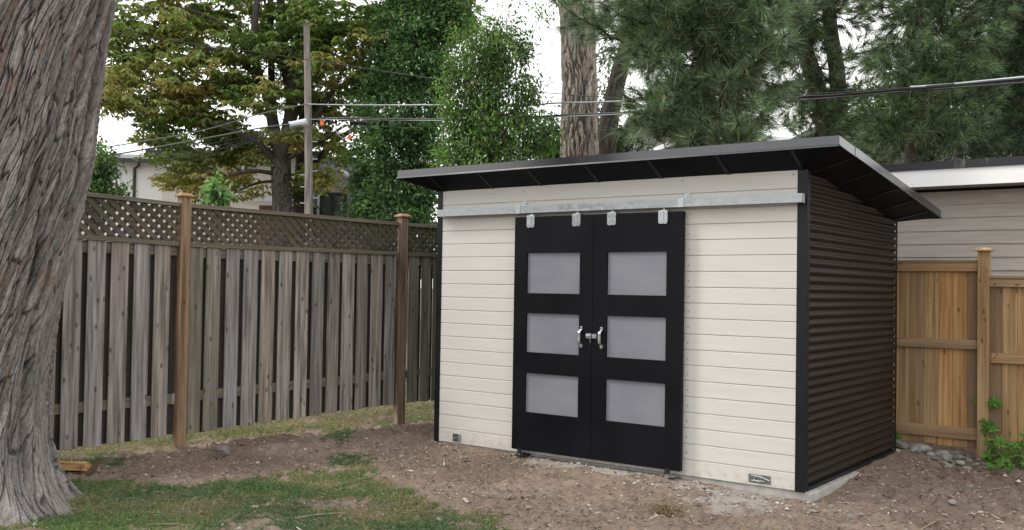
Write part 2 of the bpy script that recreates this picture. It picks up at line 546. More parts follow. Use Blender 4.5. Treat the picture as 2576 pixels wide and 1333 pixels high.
gx = axis_coords(-8.6, 3.2, 0.026, 420, 34)
gy = axis_coords(-5.2, 4.0, 0.026, 420, 34)
GX, GY = np.meshgrid(gx, gy, indexing='ij')
GZ = ground_z(GX, GY)
GM = grass_amount(GX, GY)
far = (GX < -8.8) | (GX > 6) | (GY > 5) | (GY < -7)
GM = np.where(far, 0.85, GM)
wc = inpoly(GX + (fbm(GX * 3, GY * 3, 31, 3) - 0.5) * 0.5, GY + (fbm(GX * 3, GY * 3, 32, 3) - 0.5) * 0.5, CHIPS) * smooth01(fbm(GX * 6, GY * 6, 33, 4), 0.38, 0.62)
dark_soil = smooth01(fbm(GX * 1.1, GY * 1.1, 35, 4), 0.42, 0.66)
dark_soil = np.maximum(dark_soil, np.exp(-((GX - 0.9) / 0.9) ** 2 - ((GY - 1.7) / 1.2) ** 2))  # soil also darker in a soft patch right of the shed
ni, nj = GX.shape
ii, jj = np.meshgrid(np.arange(ni - 1), np.arange(nj - 1), indexing='ij')
GF = np.stack([ii * nj + jj, (ii + 1) * nj + jj, (ii + 1) * nj + jj + 1, ii * nj + jj + 1], -1).reshape(-1, 4)


def ground_mat():
    k = NT('yard_soil')
    _, g, d, w = k.attr()
    v = k.obj()
    n1 = k.noise(v, 2.2, 6, 0.6)
    n2 = k.noise(v, 28, 6, 0.7)
    n3 = k.noise(v, 110, 3, 0.7)
    soil = k.mix(k.ramp(n1, [(0.3, 0.0), (0.7, 1.0)]), (0.222, 0.160, 0.120), (0.335, 0.260, 0.206))
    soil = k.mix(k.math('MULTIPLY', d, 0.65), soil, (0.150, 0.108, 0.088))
    soil = k.mix(k.ramp(n2, [(0.35, 0.65), (0.5, 0.0)]), soil, (0.085, 0.060, 0.047))
    soil = k.mix(k.ramp(n3, [(0.58, 0.0), (0.75, 0.7)]), soil, (0.33, 0.275, 0.225))
    soil = k.mix(k.math('MULTIPLY', w, 0.75), soil, (0.42, 0.385, 0.35))
    gr = k.mix(k.ramp(n2, [(0.35, 0.0), (0.65, 1.0)]), (0.040, 0.058, 0.020), (0.105, 0.105, 0.045))
    c = k.mix(k.math('MULTIPLY', g, 0.55), soil, gr)
    k.bump(k.math('ADD', k.math('MULTIPLY', n2, 0.7), k.math('MULTIPLY', n3, 0.3)), 0.9, 0.02)
    return k.out(c, 0.95, spec=0.2)


gb = MB()
gb.add(np.stack([GX, GY, GZ], -1).reshape(-1, 3), GF, np.stack([GM, dark_soil, wc], -1).reshape(-1, 3))
tag(gb.build('ground', ground_mat(), smooth=True), kind='structure')

# ---------------------------------------------------------------- leaf builders
def unit(v):
    return v / (np.linalg.norm(v, axis=-1, keepdims=True) + 1e-9)


def rand_dirs(n):
    return unit(rng.normal(size=(n, 3)))


def leaves(mb, P, D, L, W, c0, c1, fold=0.25):
    """folded four-point leaves: base P, axis D, length L, width W, colours base / tip"""
    n = len(P)
    D = unit(D)
    S = unit(np.cross(D, unit(rng.normal(size=(n, 3)) * 0.55 + np.array([0, 0, 1.0]))))
    Nn = np.cross(S, D)
    L = np.broadcast_to(L, (n,))[:, None]
    W = np.broadcast_to(W, (n,))[:, None]
    mid = P + D * L * 0.5
    V = np.stack([P, mid + S * W * 0.5 + Nn * W * fold, P + D * L - Nn * L * 0.08, mid - S * W * 0.5 + Nn * W * fold], 1).reshape(-1, 3)
    i = np.arange(n)[:, None] * 4
    F = np.vstack([i + np.array([[0, 1, 2]]), i + np.array([[0, 2, 3]])])
    cm = (c0 + c1) * 0.5
    C = np.stack([c0, cm, c1, cm], 1).reshape(-1, 3)
    mb.add(V, F, C)


def blob_points(blobs, n, shell=0.35):
    """random points in ellipsoids given as (vx, vy, rx, ry, depth, rdepth, weight)"""
    w = np.array([b[6] if len(b) > 6 else 1.0 for b in blobs]) * np.array([b[2] * b[3] for b in blobs])
    k = rng.choice(len(blobs), n, p=w / w.sum())
    B = np.array([b[:6] for b in blobs], float)[k]
    q = rand_dirs(n) * (rng.uniform(shell ** 3, 1, n) ** (1 / 3))[:, None]
    d = B[:, 4] + q[:, 2] * B[:, 5]
    vx = B[:, 0] + q[:, 0] * B[:, 2]
    vy = B[:, 1] + q[:, 1] * B[:, 3]
    P = CAM + d[:, None] * (FV + RV * ((vx - 1288) / FPX)[:, None] - UV * ((vy - 666.5) / FPX)[:, None])
    return P, q[:, 0:1] * RV + q[:, 2:3] * FV - q[:, 1:2] * UV, vx, vy


def curve(A, B, sag=0.0, n=8, wob=0.0, up=0.0):
    t = np.linspace(0, 1, n)[:, None]
    A, B = np.asarray(A, float), np.asarray(B, float)
    P = A * (1 - t) + B * t
    P[:, 2] += (up - sag) * 4 * (t * (1 - t))[:, 0]
    if wob:
        P[1:-1] += rng.normal(size=(n - 2, 3)) * wob
    return P


def smooth_path(P, n=24):
    P = np.asarray(P, float)
    t = np.linspace(0, len(P) - 1, n)
    k = np.minimum(t.astype(int), len(P) - 2)
    f = (t - k)[:, None]
    p0, p1, p2, p3 = P[np.maximum(k - 1, 0)], P[k], P[k + 1], P[np.minimum(k + 2, len(P) - 1)]
    return 0.5 * (2 * p1 + (p2 - p0) * f + (2 * p0 - 5 * p1 + 4 * p2 - p3) * f ** 2 + (3 * p1 - p0 - 3 * p2 + p3) * f ** 3)


def bark_trunk(mb, C, Rr, th, plate_w, plate_h, amp, twist, cols, seed, lobes=0.04, crackw=0.2, flare=None, big=0.0, wav=1.0, fib=1.0, furrows=()):
    """trunk surface: C (n,3) axis points, Rr (n,) radii, th angles; plated bark relief and its colour"""
    n, m = len(C), len(th)
    z = C[:, 2]
    R0 = np.median(Rr)
    TH, Z = np.meshgrid(th, z)
    a = TH * R0 - twist * Z
    wob = wav * (fbm(TH * 2.0 + 9, Z * 1.6, seed + 3, 3) - 0.5) * plate_w * 3.0 + wav * (fbm(TH * 9.0, Z * 6.0, seed + 4, 3) - 0.5) * plate_w * 0.8
    x, y = (a + wob) / plate_w, Z / plate_h + hash2(np.floor((a + wob) / plate_w), np.zeros_like(a), seed) * 3
    f1, f2, idn = worley(x, y, seed)
    crack = smooth01(f2 - f1, 0.015, crackw)
    fa, fb, idf = worley(x * 2.7 + 5, y * 2.2, seed + 40)
    fine = smooth01(fb - fa, 0.0, 0.3)
    strip = 0.6 * fbm(a / (plate_w * 0.36), Z / (plate_h * 0.55), seed + 60, 4) + 0.4 * fbm(a / (plate_w * 0.5) + 8, Z / (plate_h * 0.16), seed + 61, 4)
    lob = fbm(TH * 1.7, Z * 0.5, seed + 80, 3) - 0.5
    h = amp * (crack * (0.75 + 0.5 * idn) - 0.6) + amp * 0.35 * (fine - 0.5) + amp * 0.8 * fib * (strip - 0.5)
    rad = Rr[:, None] * (1 + lobes * 2 * lob) + h + big * (fbm(a / (plate_w * 5), Z / (plate_h * 2.5), seed + 90, 3) - 0.5)
    deep = np.zeros_like(rad)
    for fa0, fw, fd in furrows:
        mea = (fbm(Z * 1.3 + fa0 * 9, Z * 0 + fa0 * 5, seed + 120, 3) - 0.5) * 0.16 + (fbm(Z * 9 + fa0 * 9, Z * 0 + 3, seed + 121, 2) - 0.5) * 0.03
        dd = np.angle(np.exp(1j * (TH - fa0))) * R0 - 0.5 * twist * (Z - 1.5) - mea
        deep = np.maximum(deep, np.exp(-(dd / fw) ** 2) * smooth01(fbm(Z * 1.1 + fa0 * 3, Z * 0 + fa0, seed + 122, 2), 0.3, 0.5))
        rad = rad - fd * np.exp(-(dd / fw) ** 2) + 0.6 * fd * np.exp(-((dd - 2.2 * fw) / (1.4 * fw)) ** 2)
    if flare is not None:
        rad = rad + flare(TH, Z)
    V = np.stack([C[:, 0:1] + rad * np.cos(TH), C[:, 1:2] + rad * np.sin(TH), np.broadcast_to(z[:, None], rad.shape)], -1)
    ridge, mid, dark, rust = [np.array(c) for c in cols]
    k = np.clip(crack * (0.55 + 0.45 * fine) * (0.78 + 0.45 * (0.5 + fib * (strip - 0.5))) * (1 - 0.8 * deep), 0, 1)[..., None]
    tone = (0.72 + 0.5 * idn + 0.35 * (fbm(TH * 3, Z * 2.0, seed + 70, 3) - 0.5))[..., None]
    sm = np.clip(0.5 + fib * (strip - 0.5) + (1 - fib) * 1.2 * (idn - 0.5), 0, 1)[..., None]
    col = dark * (1 - k) + (mid * (1 - sm) + ridge * sm) * tone * k
    rs = (smooth01(fbm(a / plate_w * 0.7, Z / plate_h * 1.4, seed + 75, 4), 0.66, 0.78) * crack)[..., None] * 0.7
    col = col * (1 - rs) + rust * rs
    i, j = np.meshgrid(np.arange(n - 1), np.arange(m), indexing='ij')
    j2 = (j + 1) % m
    F = np.stack([i * m + j, i * m + j2, (i + 1) * m + j2, (i + 1) * m + j], -1).reshape(-1, 4)
    mb.add(V.reshape(-1, 3), F, col.reshape(-1, 3))


def facing_angles(n_front, n_back):
    """angles around a trunk, denser on the side toward the yard"""
    c = math.atan2(-FV[1], -FV[0])
    a = np.linspace(c - 1.75, c + 1.75, n_front)
    b = np.linspace(c + 1.75, c + 2 * np.pi - 1.75, n_back + 2)[1:-1]
    return np.concatenate([a, b])


# ---------------------------------------------------------------- big cedar trunk at the left
rows = np.array([(-1500, 560, 120), (-900, 470, 170), (-300, 340, 205), (0, 272, 205), (110, 248, 205), (270, 226, 205), (380, 217, 205), (490, 194, 203), (640, 162, 200), (720, 145, 200), (850, 120, 200), (1000, 106, 205), (1100, 108, 222), (1180, 122, 245), (1240, 140, 275), (1285, 158, 300), (1340, 185, 330)], float)
DT = 6.87
cen = np.array([at(r[1] - r[2], r[0], DT) for r in rows])
o = np.argsort(cen[:, 2])
zr, cr, rr = cen[o, 2], cen[o], rows[o, 2] * DT / FPX
zs = np.concatenate([np.arange(-0.12, 3.75, 0.0075), np.arange(3.8, 7.6, 0.08)])
Cx = np.stack([np.interp(zs, zr, cr[:, 0]), np.interp(zs, zr, cr[:, 1]), zs], 1)
Rx = np.interp(zs, zr, rr)
base = np.array([Cx[16, 0], Cx[16, 1], 0.0])


def cedar_flare(TH, Z):
    r = 0.045 * np.exp(-np.maximum(Z, 0) / 0.45) * (np.cos(TH * 8 + 1.3 + 2.0 * np.sin(TH * 3)) + 0.6 * np.cos(TH * 13 + 0.4))
    for ang, amp, wid in ((math.atan2(-3.78 - base[1], -3.10 - base[0]), 0.36, 0.30), (math.atan2(-1.0, -0.35), 0.16, 0.45), (2.3, 0.2, 0.5), (0.9, 0.12, 0.35)):
        d = np.angle(np.exp(1j * (TH - ang)))
        r = r + amp * np.exp(-(d / wid) ** 2) * np.exp(-np.maximum(Z, 0) / 0.17)
    return r


CA = math.atan2(-FV[1], -FV[0])
cedar = thing('cedar_tree', tuple(base), 'massive grey stringy-barked cedar trunk leaning in at the left edge of the yard', 'tree')
b = MB()
bark_trunk(b, Cx, Rx, facing_angles(680, 60), 0.038, 0.36, 0.017, 0.20, [(0.285, 0.258, 0.246), (0.182, 0.162, 0.153), (0.040, 0.033, 0.030), (0.205, 0.130, 0.095)], 5, 0.045, crackw=0.14, flare=cedar_flare, big=0.05, wav=0.45, fib=0.75,
           furrows=[(CA + 1.05, .022, .035), (CA + .72, .016, .022), (CA + .35, .013, .018), (CA + .05, .014, .02), (CA + 1.3, .02, .03), (CA - .3, .018, .02), (CA + 0.9, .012, .02)])
b.build('trunk', M['bark'], cedar, smooth=True, org=base)
# loose hanging strips of bark
b = MB()
for k in range(16):
    vy = rng.uniform(60, 1000)
    zz = at(0, vy, DT)[2]
    ang = math.atan2(-FV[1], -FV[0]) + rng.uniform(0.2, 1.5)
    ln = rng.uniform(0.15, 0.55)
    pts = []
    for t in np.linspace(0, 1, 9):
        z = zz - ln * t
        c = np.array([np.interp(z, zr, cr[:, 0]), np.interp(z, zr, cr[:, 1])])
        r = np.interp(z, zr, rr) + 0.02 + 0.03 * t * t
        an = ang - 0.12 * t + rng.normal() * 0.004
        pts.append((c[0] + r * math.cos(an), c[1] + r * math.sin(an), z))
    g = rng.uniform(0.6, 1.1)
    b = MB()
    b.tube(pts, np.linspace(0.010, 0.004, 9), 5, (0.20 * g, 0.17 * g, 0.16 * g))
    b.build('bark_strip', M['bark'], cedar, org=base)
b = MB()
top = Cx[-1]
tuft = top + rand_dirs(420) * np.array([2.3, 2.3, 2.6]) * (rng.uniform(0.1, 1, 420) ** 0.4)[:, None] + np.array([0.6, 0.2, 1.8])
P = np.repeat(tuft, 22, 0) + rng.normal(size=(420 * 22, 3)) * 0.16
cc = np.array([0.045, 0.075, 0.03]) * rng.uniform(0.6, 1.3, (len(P), 1))
leaves(b, P, rng.normal(size=P.shape) + np.array([0, 0, -0.8]), 0.16, 0.05, cc, cc * 1.2)
b.build('crown', M['leaf'], cedar, org=base)  # out-of-view crown, added to cast shade and a dark reflection

# ---------------------------------------------------------------- shed
SW, SD, SZ0 = 3.647, 2.354, 0.064
SLOPE = 0.10419


def wall_top(y):
    return 2.4636 - SLOPE * y


shed = thing('garden_shed', (0, 0, 0), 'modern cream sided garden shed with black sliding doors and slanted black roof', 'shed')
b = MB()
b.box(-3.70, 0.052, 0.018, 2.42, -0.12, SZ0 - 0.002)
b.build('slab', M['concrete'], shed, bevel=0.008)
# front siding: one profile swept along the wall
gro = [0.195, 0.321, 0.446, 0.570, 0.6965, 0.823, 0.948, 1.071, 1.196, 1.322, 1.445, 1.571, 1.698, 1.826, 1.951, 2.076, 2.200, 2.325]
prof = [(0.030, 0.068), (0.004, 0.068)]
for g in gro:
    prof += [(0.004, g - 0.0055), (0.007, g - 0.002), (0.016, g - 0.0015), (0.016, g + 0.0035), (0.0055, g + 0.0045), (0.004, g + 0.006)]
prof += [(0.004, wall_top(0.004)), (0.030, wall_top(0.004))]
b = MB()
n = len(prof)
V = [(-3.60, y, z) for y, z in prof] + [(-0.06, y, z) for y, z in prof]
b.add(V, [(i, i + 1, n + i + 1, n + i) for i in range(n - 1)])
front = b.build('front_wall', M['siding'], shed)
b = MB()
for (x, z) in [(-3.55, 2.40), (-3.0, 2.415), (-2.62, 2.42), (-1.03, 2.43), (-0.11, 2.43)] + [(-0.968, 0.25 + 0.125 * i) for i in range(15)]:
    b = MB()
    b.tube([(x, 0.006, z), (x, 0.0015, z)], 0.0045, 8)
    b.build('screw', M['screw'], front)
# left wall, rear wall (plain black sheet with ribs)
b = MB()
for i in range(int(2.3 / 0.0655)):
    pass
b.hexa([(-3.64, 0.03, SZ0), (-3.64, 0.03, wall_top(0.03)), (-3.64, 2.34, SZ0), (-3.64, 2.34, wall_top(2.34)), (-3.61, 0.03, SZ0), (-3.61, 0.03, wall_top(0.03)), (-3.61, 2.34, SZ0), (-3.61, 2.34, wall_top(2.34))])
b.build('left_wall', M['corr'], shed)
b = MB()
b.box(-3.61, -0.04, 2.31, 2.34, SZ0, wall_top(2.34))
b.build('rear_wall', M['corr'], shed)
# corrugated side wall
zz = np.arange(SZ0 + 0.03, 2.50, 0.0655 / 16)
ys = np.linspace(0.05, 2.335, 12)
b = MB()
X = -0.012 + 0.0118 * np.cos(2 * np.pi * (zz - SZ0) / 0.0655)
lap = np.where(zz < 0.92, 0.0, np.where(zz < 1.72, 0.002, 0.004))
V = []
for y in ys:
    zc = np.minimum(zz, wall_top(y) + 0.015)
    V.append(np.stack([X + lap, np.full_like(zz, y), zc], -1))
V = np.array(V)
m = len(zz)
F = [(i * m + j, (i + 1) * m + j, (i + 1) * m + j + 1, i * m + j + 1) for i in range(len(ys) - 1) for j in range(m - 1)]
b.add(V.reshape(-1, 3), F)
side = b.build('side_wall', M['corr'], shed, smooth=True)
b = MB()
b.box(-0.045, -0.026, 0.03, 2.34, SZ0, 2.2)
b.box(-0.03, 0.004, 0.055, 2.33, SZ0 + 0.001, SZ0 + 0.03)
b.build('base_flashing', M['black'], side)
b = MB()
for z in (0.30, 0.62, 0.95, 1.28, 1.62, 1.95, 2.2):
    for y in (0.075, 2.27):
        if z < wall_top(y) - 0.05:
            b = MB()
            b.tube([(-0.005, y, z), (0.008, y, z)], 0.006, 8)
            b.build('screw', M['screw'], side)
# corner trims
def corner(verts_boxes, name='corner_trim'):
    bb = MB()
    for bx in verts_boxes:
        bb.box(*bx)
    return bb.build(name, M['black'], shed, bevel=0.0015)


corner([(-0.077, 0.0, 0.0, 0.003, 0.062, 2.47), (-0.003, 0.0015, 0.0032, 0.060, 0.070, 2.466)])
corner([(-3.647, -3.583, 0.0, 0.003, 0.062, 2.467), (-3.648, -3.645, 0.0032, 0.06, 0.066, 2.46)])
corner([(-0.006, 0.0045, 2.322, 2.356, 0.064, 2.222)])
corner([(-3.650, -3.642, 2.30, 2.356, 0.064, 2.222)])
# roof
YF, YB, XL, XR = -0.25, 2.635, -3.955, 0.318
RS = 0.1113


def fz(y):
    return 2.586 - RS * (y - YF)


FH = 0.072
b = MB()
b.hexa([(XL + .004, YF + .004, fz(YF) + .045), (XL + .004, YF + .004, fz(YF) + FH - .002), (XL + .004, YB - .004, fz(YB) + .045), (XL + .004, YB - .004, fz(YB) + FH - .002),
        (XR - .004, YF + .004, fz(YF) + .045), (XR - .004, YF + .004, fz(YF) + FH - .002), (XR - .004, YB - .004, fz(YB) + .045), (XR - .004, YB - .004, fz(YB) + FH - .002)])
roof = b.build('roof', M['black'], shed)


def fascia_run(P0, P1, out, z_up):
    """sheet-metal fascia from P0 to P1 (bottom corners), with a small drip lip at the foot"""
    bb = MB()
    P0, P1, out = np.array(P0, float), np.array(P1, float), np.array(out, float)
    up = np.array([0, 0, z_up])
    i4 = -out * 0.004
    bb.hexa([P0, P0 + up, P0 + i4, P0 + i4 + up, P1, P1 + up, P1 + i4, P1 + i4 + up])
    l0, l1 = P0 + out * 0.0005 + np.array([0, 0, .011]), P1 + out * 0.0005 + np.array([0, 0, .011])
    a = out * 0.013 + np.array([0, 0, -.013])
    th = np.array([0, 0, -.003])
    bb.hexa([l0 + th, l0, l0 + a + th, l0 + a, l1 + th, l1, l1 + a + th, l1 + a])
    return bb


xj = -2.55
fascia_run((XL, YF, fz(YF)), (xj, YF, fz(YF)), (0, -1, 0), FH).build('fascia', M['fascia'], roof)
fascia_run((xj - .06, YF - .0028, fz(YF) + .001), (XR, YF - .0028, fz(YF) + .001), (0, -1, 0), FH).build('fascia', M['fascia'], roof)
fascia_run((XR, YF - .002, fz(YF)), (XR, 0.14, fz(0.14)), (1, 0, 0), FH).build('fascia', M['fascia'], roof)
fascia_run((XR + .003, 0.10, fz(0.10)), (XR + .003, YB, fz(YB)), (1, 0, 0), FH).build('fascia', M['fascia'], roof)
fascia_run((XL, YF, fz(YF)), (XL, YB, fz(YB)), (-1, 0, 0), FH).build('fascia', M['fascia'], roof)
fascia_run((XL, YB + .001, fz(YB)), (XR, YB + .001, fz(YB)), (0, 1, 0), FH).build('fascia', M['fascia'], roof)
# soffit wedge between the fascia foot and the wall heads
e = 0.006
OL = [(XL + e, YF + e), (XR - e, YF + e), (XR - e, YB - e), (XL + e, YB - e)]
IL = [(-SW - 0.002, -0.001), (0.003, -0.001), (0.003, SD + 0.002), (-SW - 0.002, SD + 0.002)]
b = MB()
V = [(x, y, fz(y) + 0.004) for x, y in OL] + [(x, y, wall_top(y)) for x, y in IL]
b.add(V, [(i, (i + 1) % 4, 4 + (i + 1) % 4, 4 + i) for i in range(4)])
soffit = b.build('soffit', M['soffit'], roof)


def batten(A, B, w):
    A, B, w = np.array(A, float), np.array(B, float), np.array(w, float) / 2
    dn = np.array([0, 0, -0.009])
    up = np.array([0, 0, 0.006])
    bb = MB()
    bb.hexa([A - w + dn, A - w + up, A + w + dn, A + w + up, B - w + dn, B - w + up, B + w + dn, B + w + up])
    return bb.build('batten', M['black'], soffit, bevel=0.001)


for x in (-3.563, -2.972, -2.42, -1.821, -1.219, -0.632, -0.037):
    batten((x, YF + .02, fz(YF) + .002), (x, -0.004, wall_top(0) + .004), (0.03, 0, 0))
for y in (0.117, 0.615, 1.257, 1.751, 2.25):
    batten((XR - .02, y, fz(y) + .002), (0.008, y, wall_top(y) + .004), (0, 0.03, 0))


# doors
def grid_plate(xs, zs, holes, y0, y1, col=(0.5, 0.5, 0.5)):
    """a leaf with rectangular openings; holes = set of (i, j) cells"""
    bb = MB()
    nx, nz = len(xs), len(zs)
    V = [(x, y, z) for y in (y0, y1) for x in xs for z in zs]
    idx = lambda s, i, j: s * nx * nz + i * nz + j
    F = []
    solid = lambda i, j: 0 <= i < nx - 1 and 0 <= j < nz - 1 and (i, j) not in holes
    for i in range(nx - 1):
        for j in range(nz - 1):
            if not solid(i, j):
                continue
            F.append((idx(0, i, j), idx(0, i + 1, j), idx(0, i + 1, j + 1), idx(0, i, j + 1)))
            F.append((idx(1, i, j), idx(1, i, j + 1), idx(1, i + 1, j + 1), idx(1, i + 1, j)))
            for di, dj, a, c in ((-1, 0, (i, j), (i, j + 1)), (1, 0, (i + 1, j + 1), (i + 1, j)), (0, -1, (i + 1, j), (i, j)), (0, 1, (i, j + 1), (i + 1, j + 1))):
                if not solid(i + di, j + dj):
                    F.append((idx(0, *a), idx(0, *c), idx(1, *c), idx(1, *a)))
    bb.add(V, F, col)
    return bb


DY0, DY1 = -0.075, -0.032
ZR = [0.106, 0.445, 0.793, 0.977, 1.325, 1.501, 1.859, 2.180]
HOLES = {(1, 1), (1, 3), (1, 5)}


def handle(x, door):
    bb = MB()
    for zc in (1.212, 1.060):
        bb.box(x - 0.013, x + 0.013, DY0 - 0.004, DY0 - 0.0005, zc - 0.014, zc + 0.014)
    bar = [(1.199, 0.004), (1.186, 0.030), (1.172, 0.036), (1.100, 0.036), (1.086, 0.030), (1.073, 0.004)]
    for (za, ya), (zb, yb) in zip(bar[:-1], bar[1:]):
        w = 0.0125
        bb.hexa([(x - w, DY0 - yb - .003, zb), (x - w, DY0 - ya - .003, za), (x - w, DY0 - yb, zb), (x - w, DY0 - ya, za), (x + w, DY0 - yb - .003, zb), (x + w, DY0 - ya - .003, za), (x + w, DY0 - yb, zb), (x + w, DY0 - ya, za)])
    for zc in (1.214, 1.058):
        bb.tube([(x, DY0 - .004, zc), (x, DY0 - .007, zc)], 0.006, 10)
    return bb.build('handle', M['zinc'], door, bevel=0.001)


def hanger(x, door):
    bb = MB()
    z0, z1, w = 2.083, 2.189, 0.0415
    c = 0.012
    poly = [(x - w + c, DY0 - .0005, z0), (x + w - c, DY0 - .0005, z0), (x + w, DY0 - .0005, z0 + c), (x + w, DY0 - .0005, z1), (x - w, DY0 - .0005, z1), (x - w, DY0 - .0005, z0 + c)]
    bb.prism(poly, (0, -0.004, 0))
    bb.box(x - 0.010, x + 0.010, DY0 - 0.012, DY0 - 0.0046, z0 + 0.004, z1 - 0.002)
    bb.box(x - w, x + w, DY0 - 0.004, DY1 + 0.01, z1, z1 + 0.004)
    bb.tube([(x, -0.058, z1 + .004), (x, -0.058, 2.230)], 0.007, 8)
    bb.tube([(x, -0.058, z1 + .004), (x, -0.058, z1 + .016)], 0.012, 6)
    for dx in (-0.027, 0.027):
        for z in (z0 + 0.026, z1 - 0.024):
            bb.tube([(x + dx, DY0 - .0045, z), (x + dx, DY0 - .009, z)], 0.0065, 8)
    return bb.build('hanger', M['zinc'], door, bevel=0.0006)


doors = []
for xs, hx, hang in (([-2.656, -2.518, -1.958, -1.8255], -1.933, (-2.482, -1.998)), ([-1.8225, -1.686, -1.1275, -0.985], -1.730, (-1.646, -1.163))):
    d = grid_plate(xs, ZR, HOLES, DY0, DY1).build('door', M['door'], shed, bevel=0.0015)
    doors.append(d)
    for j in (1, 3, 5):
        bb = MB()
        bb.box(xs[1] - 0.008, xs[2] + 0.008, DY0 + 0.020, DY0 + 0.026, ZR[j] - 0.008, ZR[j + 1] + 0.008)
        bb.build('window_pane', M['pane'], d)
    handle(hx, d)
    for x in hang:
        hanger(x, d)
d = doors[0]
d['label'] = 'left black sliding door leaf with three frosted panes'
doors[1]['label'] = 'right black sliding door leaf with three frosted panes and a latch'
bb = MB()
bb.box(-1.884, -1.829, DY0 - 0.004, DY0 - 0.0005, 1.126, 1.166)
bb.box(-1.878, -1.829, DY0 - 0.013, DY0 - 0.004, 1.134, 1.160)
bb.tube([(-1.874, DY0 - .018, 1.149), (-1.836, DY0 - .018, 1.149)], 0.006, 10)
bb.build('latch', M['zinc'], doors[0], bevel=0.001)
bb = MB()
bb.box(-1.818, -1.779, DY0 - 0.004, DY0 - 0.0005, 1.126, 1.164)
bb.box(-1.816, -1.784, DY0 - 0.016, DY0 - 0.004, 1.130, 1.156)
bb.build('latch', M['zinc'], doors[1], bevel=0.001)
bb = MB()
bb.box(-1.832, -1.829, DY0 - 0.020, DY0 - 0.017, 1.088, 1.134)
bb.tube([(-1.8305 + 0.006 * math.cos(t), DY0 - .0185, 1.134 + 0.006 * math.sin(t)) for t in np.linspace(0, 6.28, 13)], 0.0014, 5)
bb.build('key', M['zinc'], doors[0])
# track
bb = MB()
tz0, tz1 = 2.214, 2.278
bb.box(-3.574, -0.012, -0.092, -0.090, tz0, tz1)
bb.box(-3.574, -0.012, -0.090, -0.024, tz1 - 0.002, tz1 + 0.0005)
bb.box(-3.574, -0.012, -0.0255, -0.0235, tz0, tz1 - 0.002)
bb.box(-3.574, -0.012, -0.090, -0.074, tz0 - 0.002, tz0 + 0.0005)
bb.box(-3.574, -0.012, -0.042, -0.0255, tz0 - 0.002, tz0 + 0.0005)
track = bb.build('door_track', M['galv'], shed)
bb = MB()
bb.box(-0.0118, -0.010, -0.093, -0.0235, tz0 - .003, tz1 + .001)
bb.build('end_cap', M['zinc'], track)
for x in (-2.612, -0.998):
    bb = MB()
    bb.box(x - 0.024, x + 0.024, -0.0955, -0.0922, tz0 - 0.004, tz1 + 0.004)
    bb.box(x - 0.024, x + 0.024, -0.0922, -0.022, tz1 + 0.001, tz1 + 0.004)
    bb.box(x - 0.012, x + 0.036, -0.005, -0.001, tz1 + 0.001, tz1 + 0.050)
    bb.box(x - 0.024, x + 0.024, -0.024, -0.001, tz1 + 0.0012, tz1 + 0.0042)
    bb.tube([(x + 0.012, -0.005, tz1 + .028), (x + 0.012, -0.013, tz1 + .028)], 0.010, 6)
    bb.tube([(x, -0.0955, tz1 - .02), (x, -0.0985, tz1 - .02)], 0.006, 8)
    bb.build('track_bracket', M['zinc'], track, bevel=0.0006)
bb = MB()
for xa, xb in ((-2.60, -1.02),):
    bb.box(-3.57, -0.02, -0.060, -0.050, tz0 + 0.012, tz0 + 0.02)
bb.build('runner', M['rubber'], track)
# floor guides
for x, low in ((-2.545, True), (-1.083, False)):
    bb = MB()
    bb.tube([(x, DY0 - 0.030, 0.082), (x, DY0 - 0.030, 0.118)], 0.021, 14)
    bb.tube([(x, DY0 - 0.030, 0.118), (x, DY0 - 0.030, 0.127)], 0.011, 10)
    if low:
        bb.box(x - 0.045, x + 0.05, DY0 - 0.05, 0.0, 0.056, 0.066)
        bb.box(x + 0.026, x + 0.05, DY0 - 0.045, DY0 - 0.012, 0.066, 0.095)
    g = bb.build('floor_guide', M['rubber'], shed, bevel=0.001)
    bb = MB()
    bb.tube([(x, DY0 - 0.030, 0.046 if not low else 0.067), (x, DY0 - 0.030, 0.082)], 0.008, 8)
    if not low:
        bb.box(x - 0.02, x + 0.06, DY0 - 0.04, 0.003, 0.060, 0.066)
    bb.build('bolt', M['zinc'], g)
# hasp plates low on the wall
bb = MB()
bb.box(-3.408, -3.312, -0.003, 0.0035, 0.083, 0.156)
pl = bb.build('anchor_plate', M['dark_zinc'], shed, bevel=0.002)
bb = MB()
bb.box(-3.335, -3.312, -0.010, -0.0032, 0.079, 0.158)
bb.tube([(-3.392, -0.006, 0.112), (-3.352, -0.012, 0.120)], 0.006, 8)
bb.tube([(-3.322, -0.012, 0.1), (-3.322, -0.016, 0.1)], 0.006, 8)
bb.tube([(-3.322, -0.012, 0.14), (-3.322, -0.016, 0.14)], 0.006, 8)
bb.build('clasp', M['zinc'], pl)
bb = MB()
bb.box(-0.441, -0.264, -0.003, 0.0035, 0.086, 0.152)
pl = bb.build('anchor_plate', M['dark_zinc'], shed, bevel=0.006)
bb = MB()
th = np.linspace(0.5, 5.8, 14)
bb.tube([(-0.362 + 0.030 * math.cos(t), -0.010, 0.119 + 0.019 * math.sin(t)) for t in th], 0.0045, 8)
bb.tube([(-0.415, -0.010, 0.142), (-0.335, -0.012, 0.140)], 0.004, 8)
bb.tube([(-0.412, -0.010, 0.103), (-0.318, -0.012, 0.108), (-0.308, -0.012, 0.104)], 0.004, 8)
bb.tube([(-0.345, -0.012, 0.141), (-0.268, -0.016, 0.118)], 0.005, 8)
bb.build('clasp', M['zinc'], pl)

# ---------------------------------------------------------------- weathered fence on the left
fang = math.atan2(FT[1], FT[0])
fence = thing('board_fence', (FB1[0], FB1[1], 0), 'tall weathered grey board fence topped with diagonal lattice along the left of the yard', 'fence', rotz=fang)


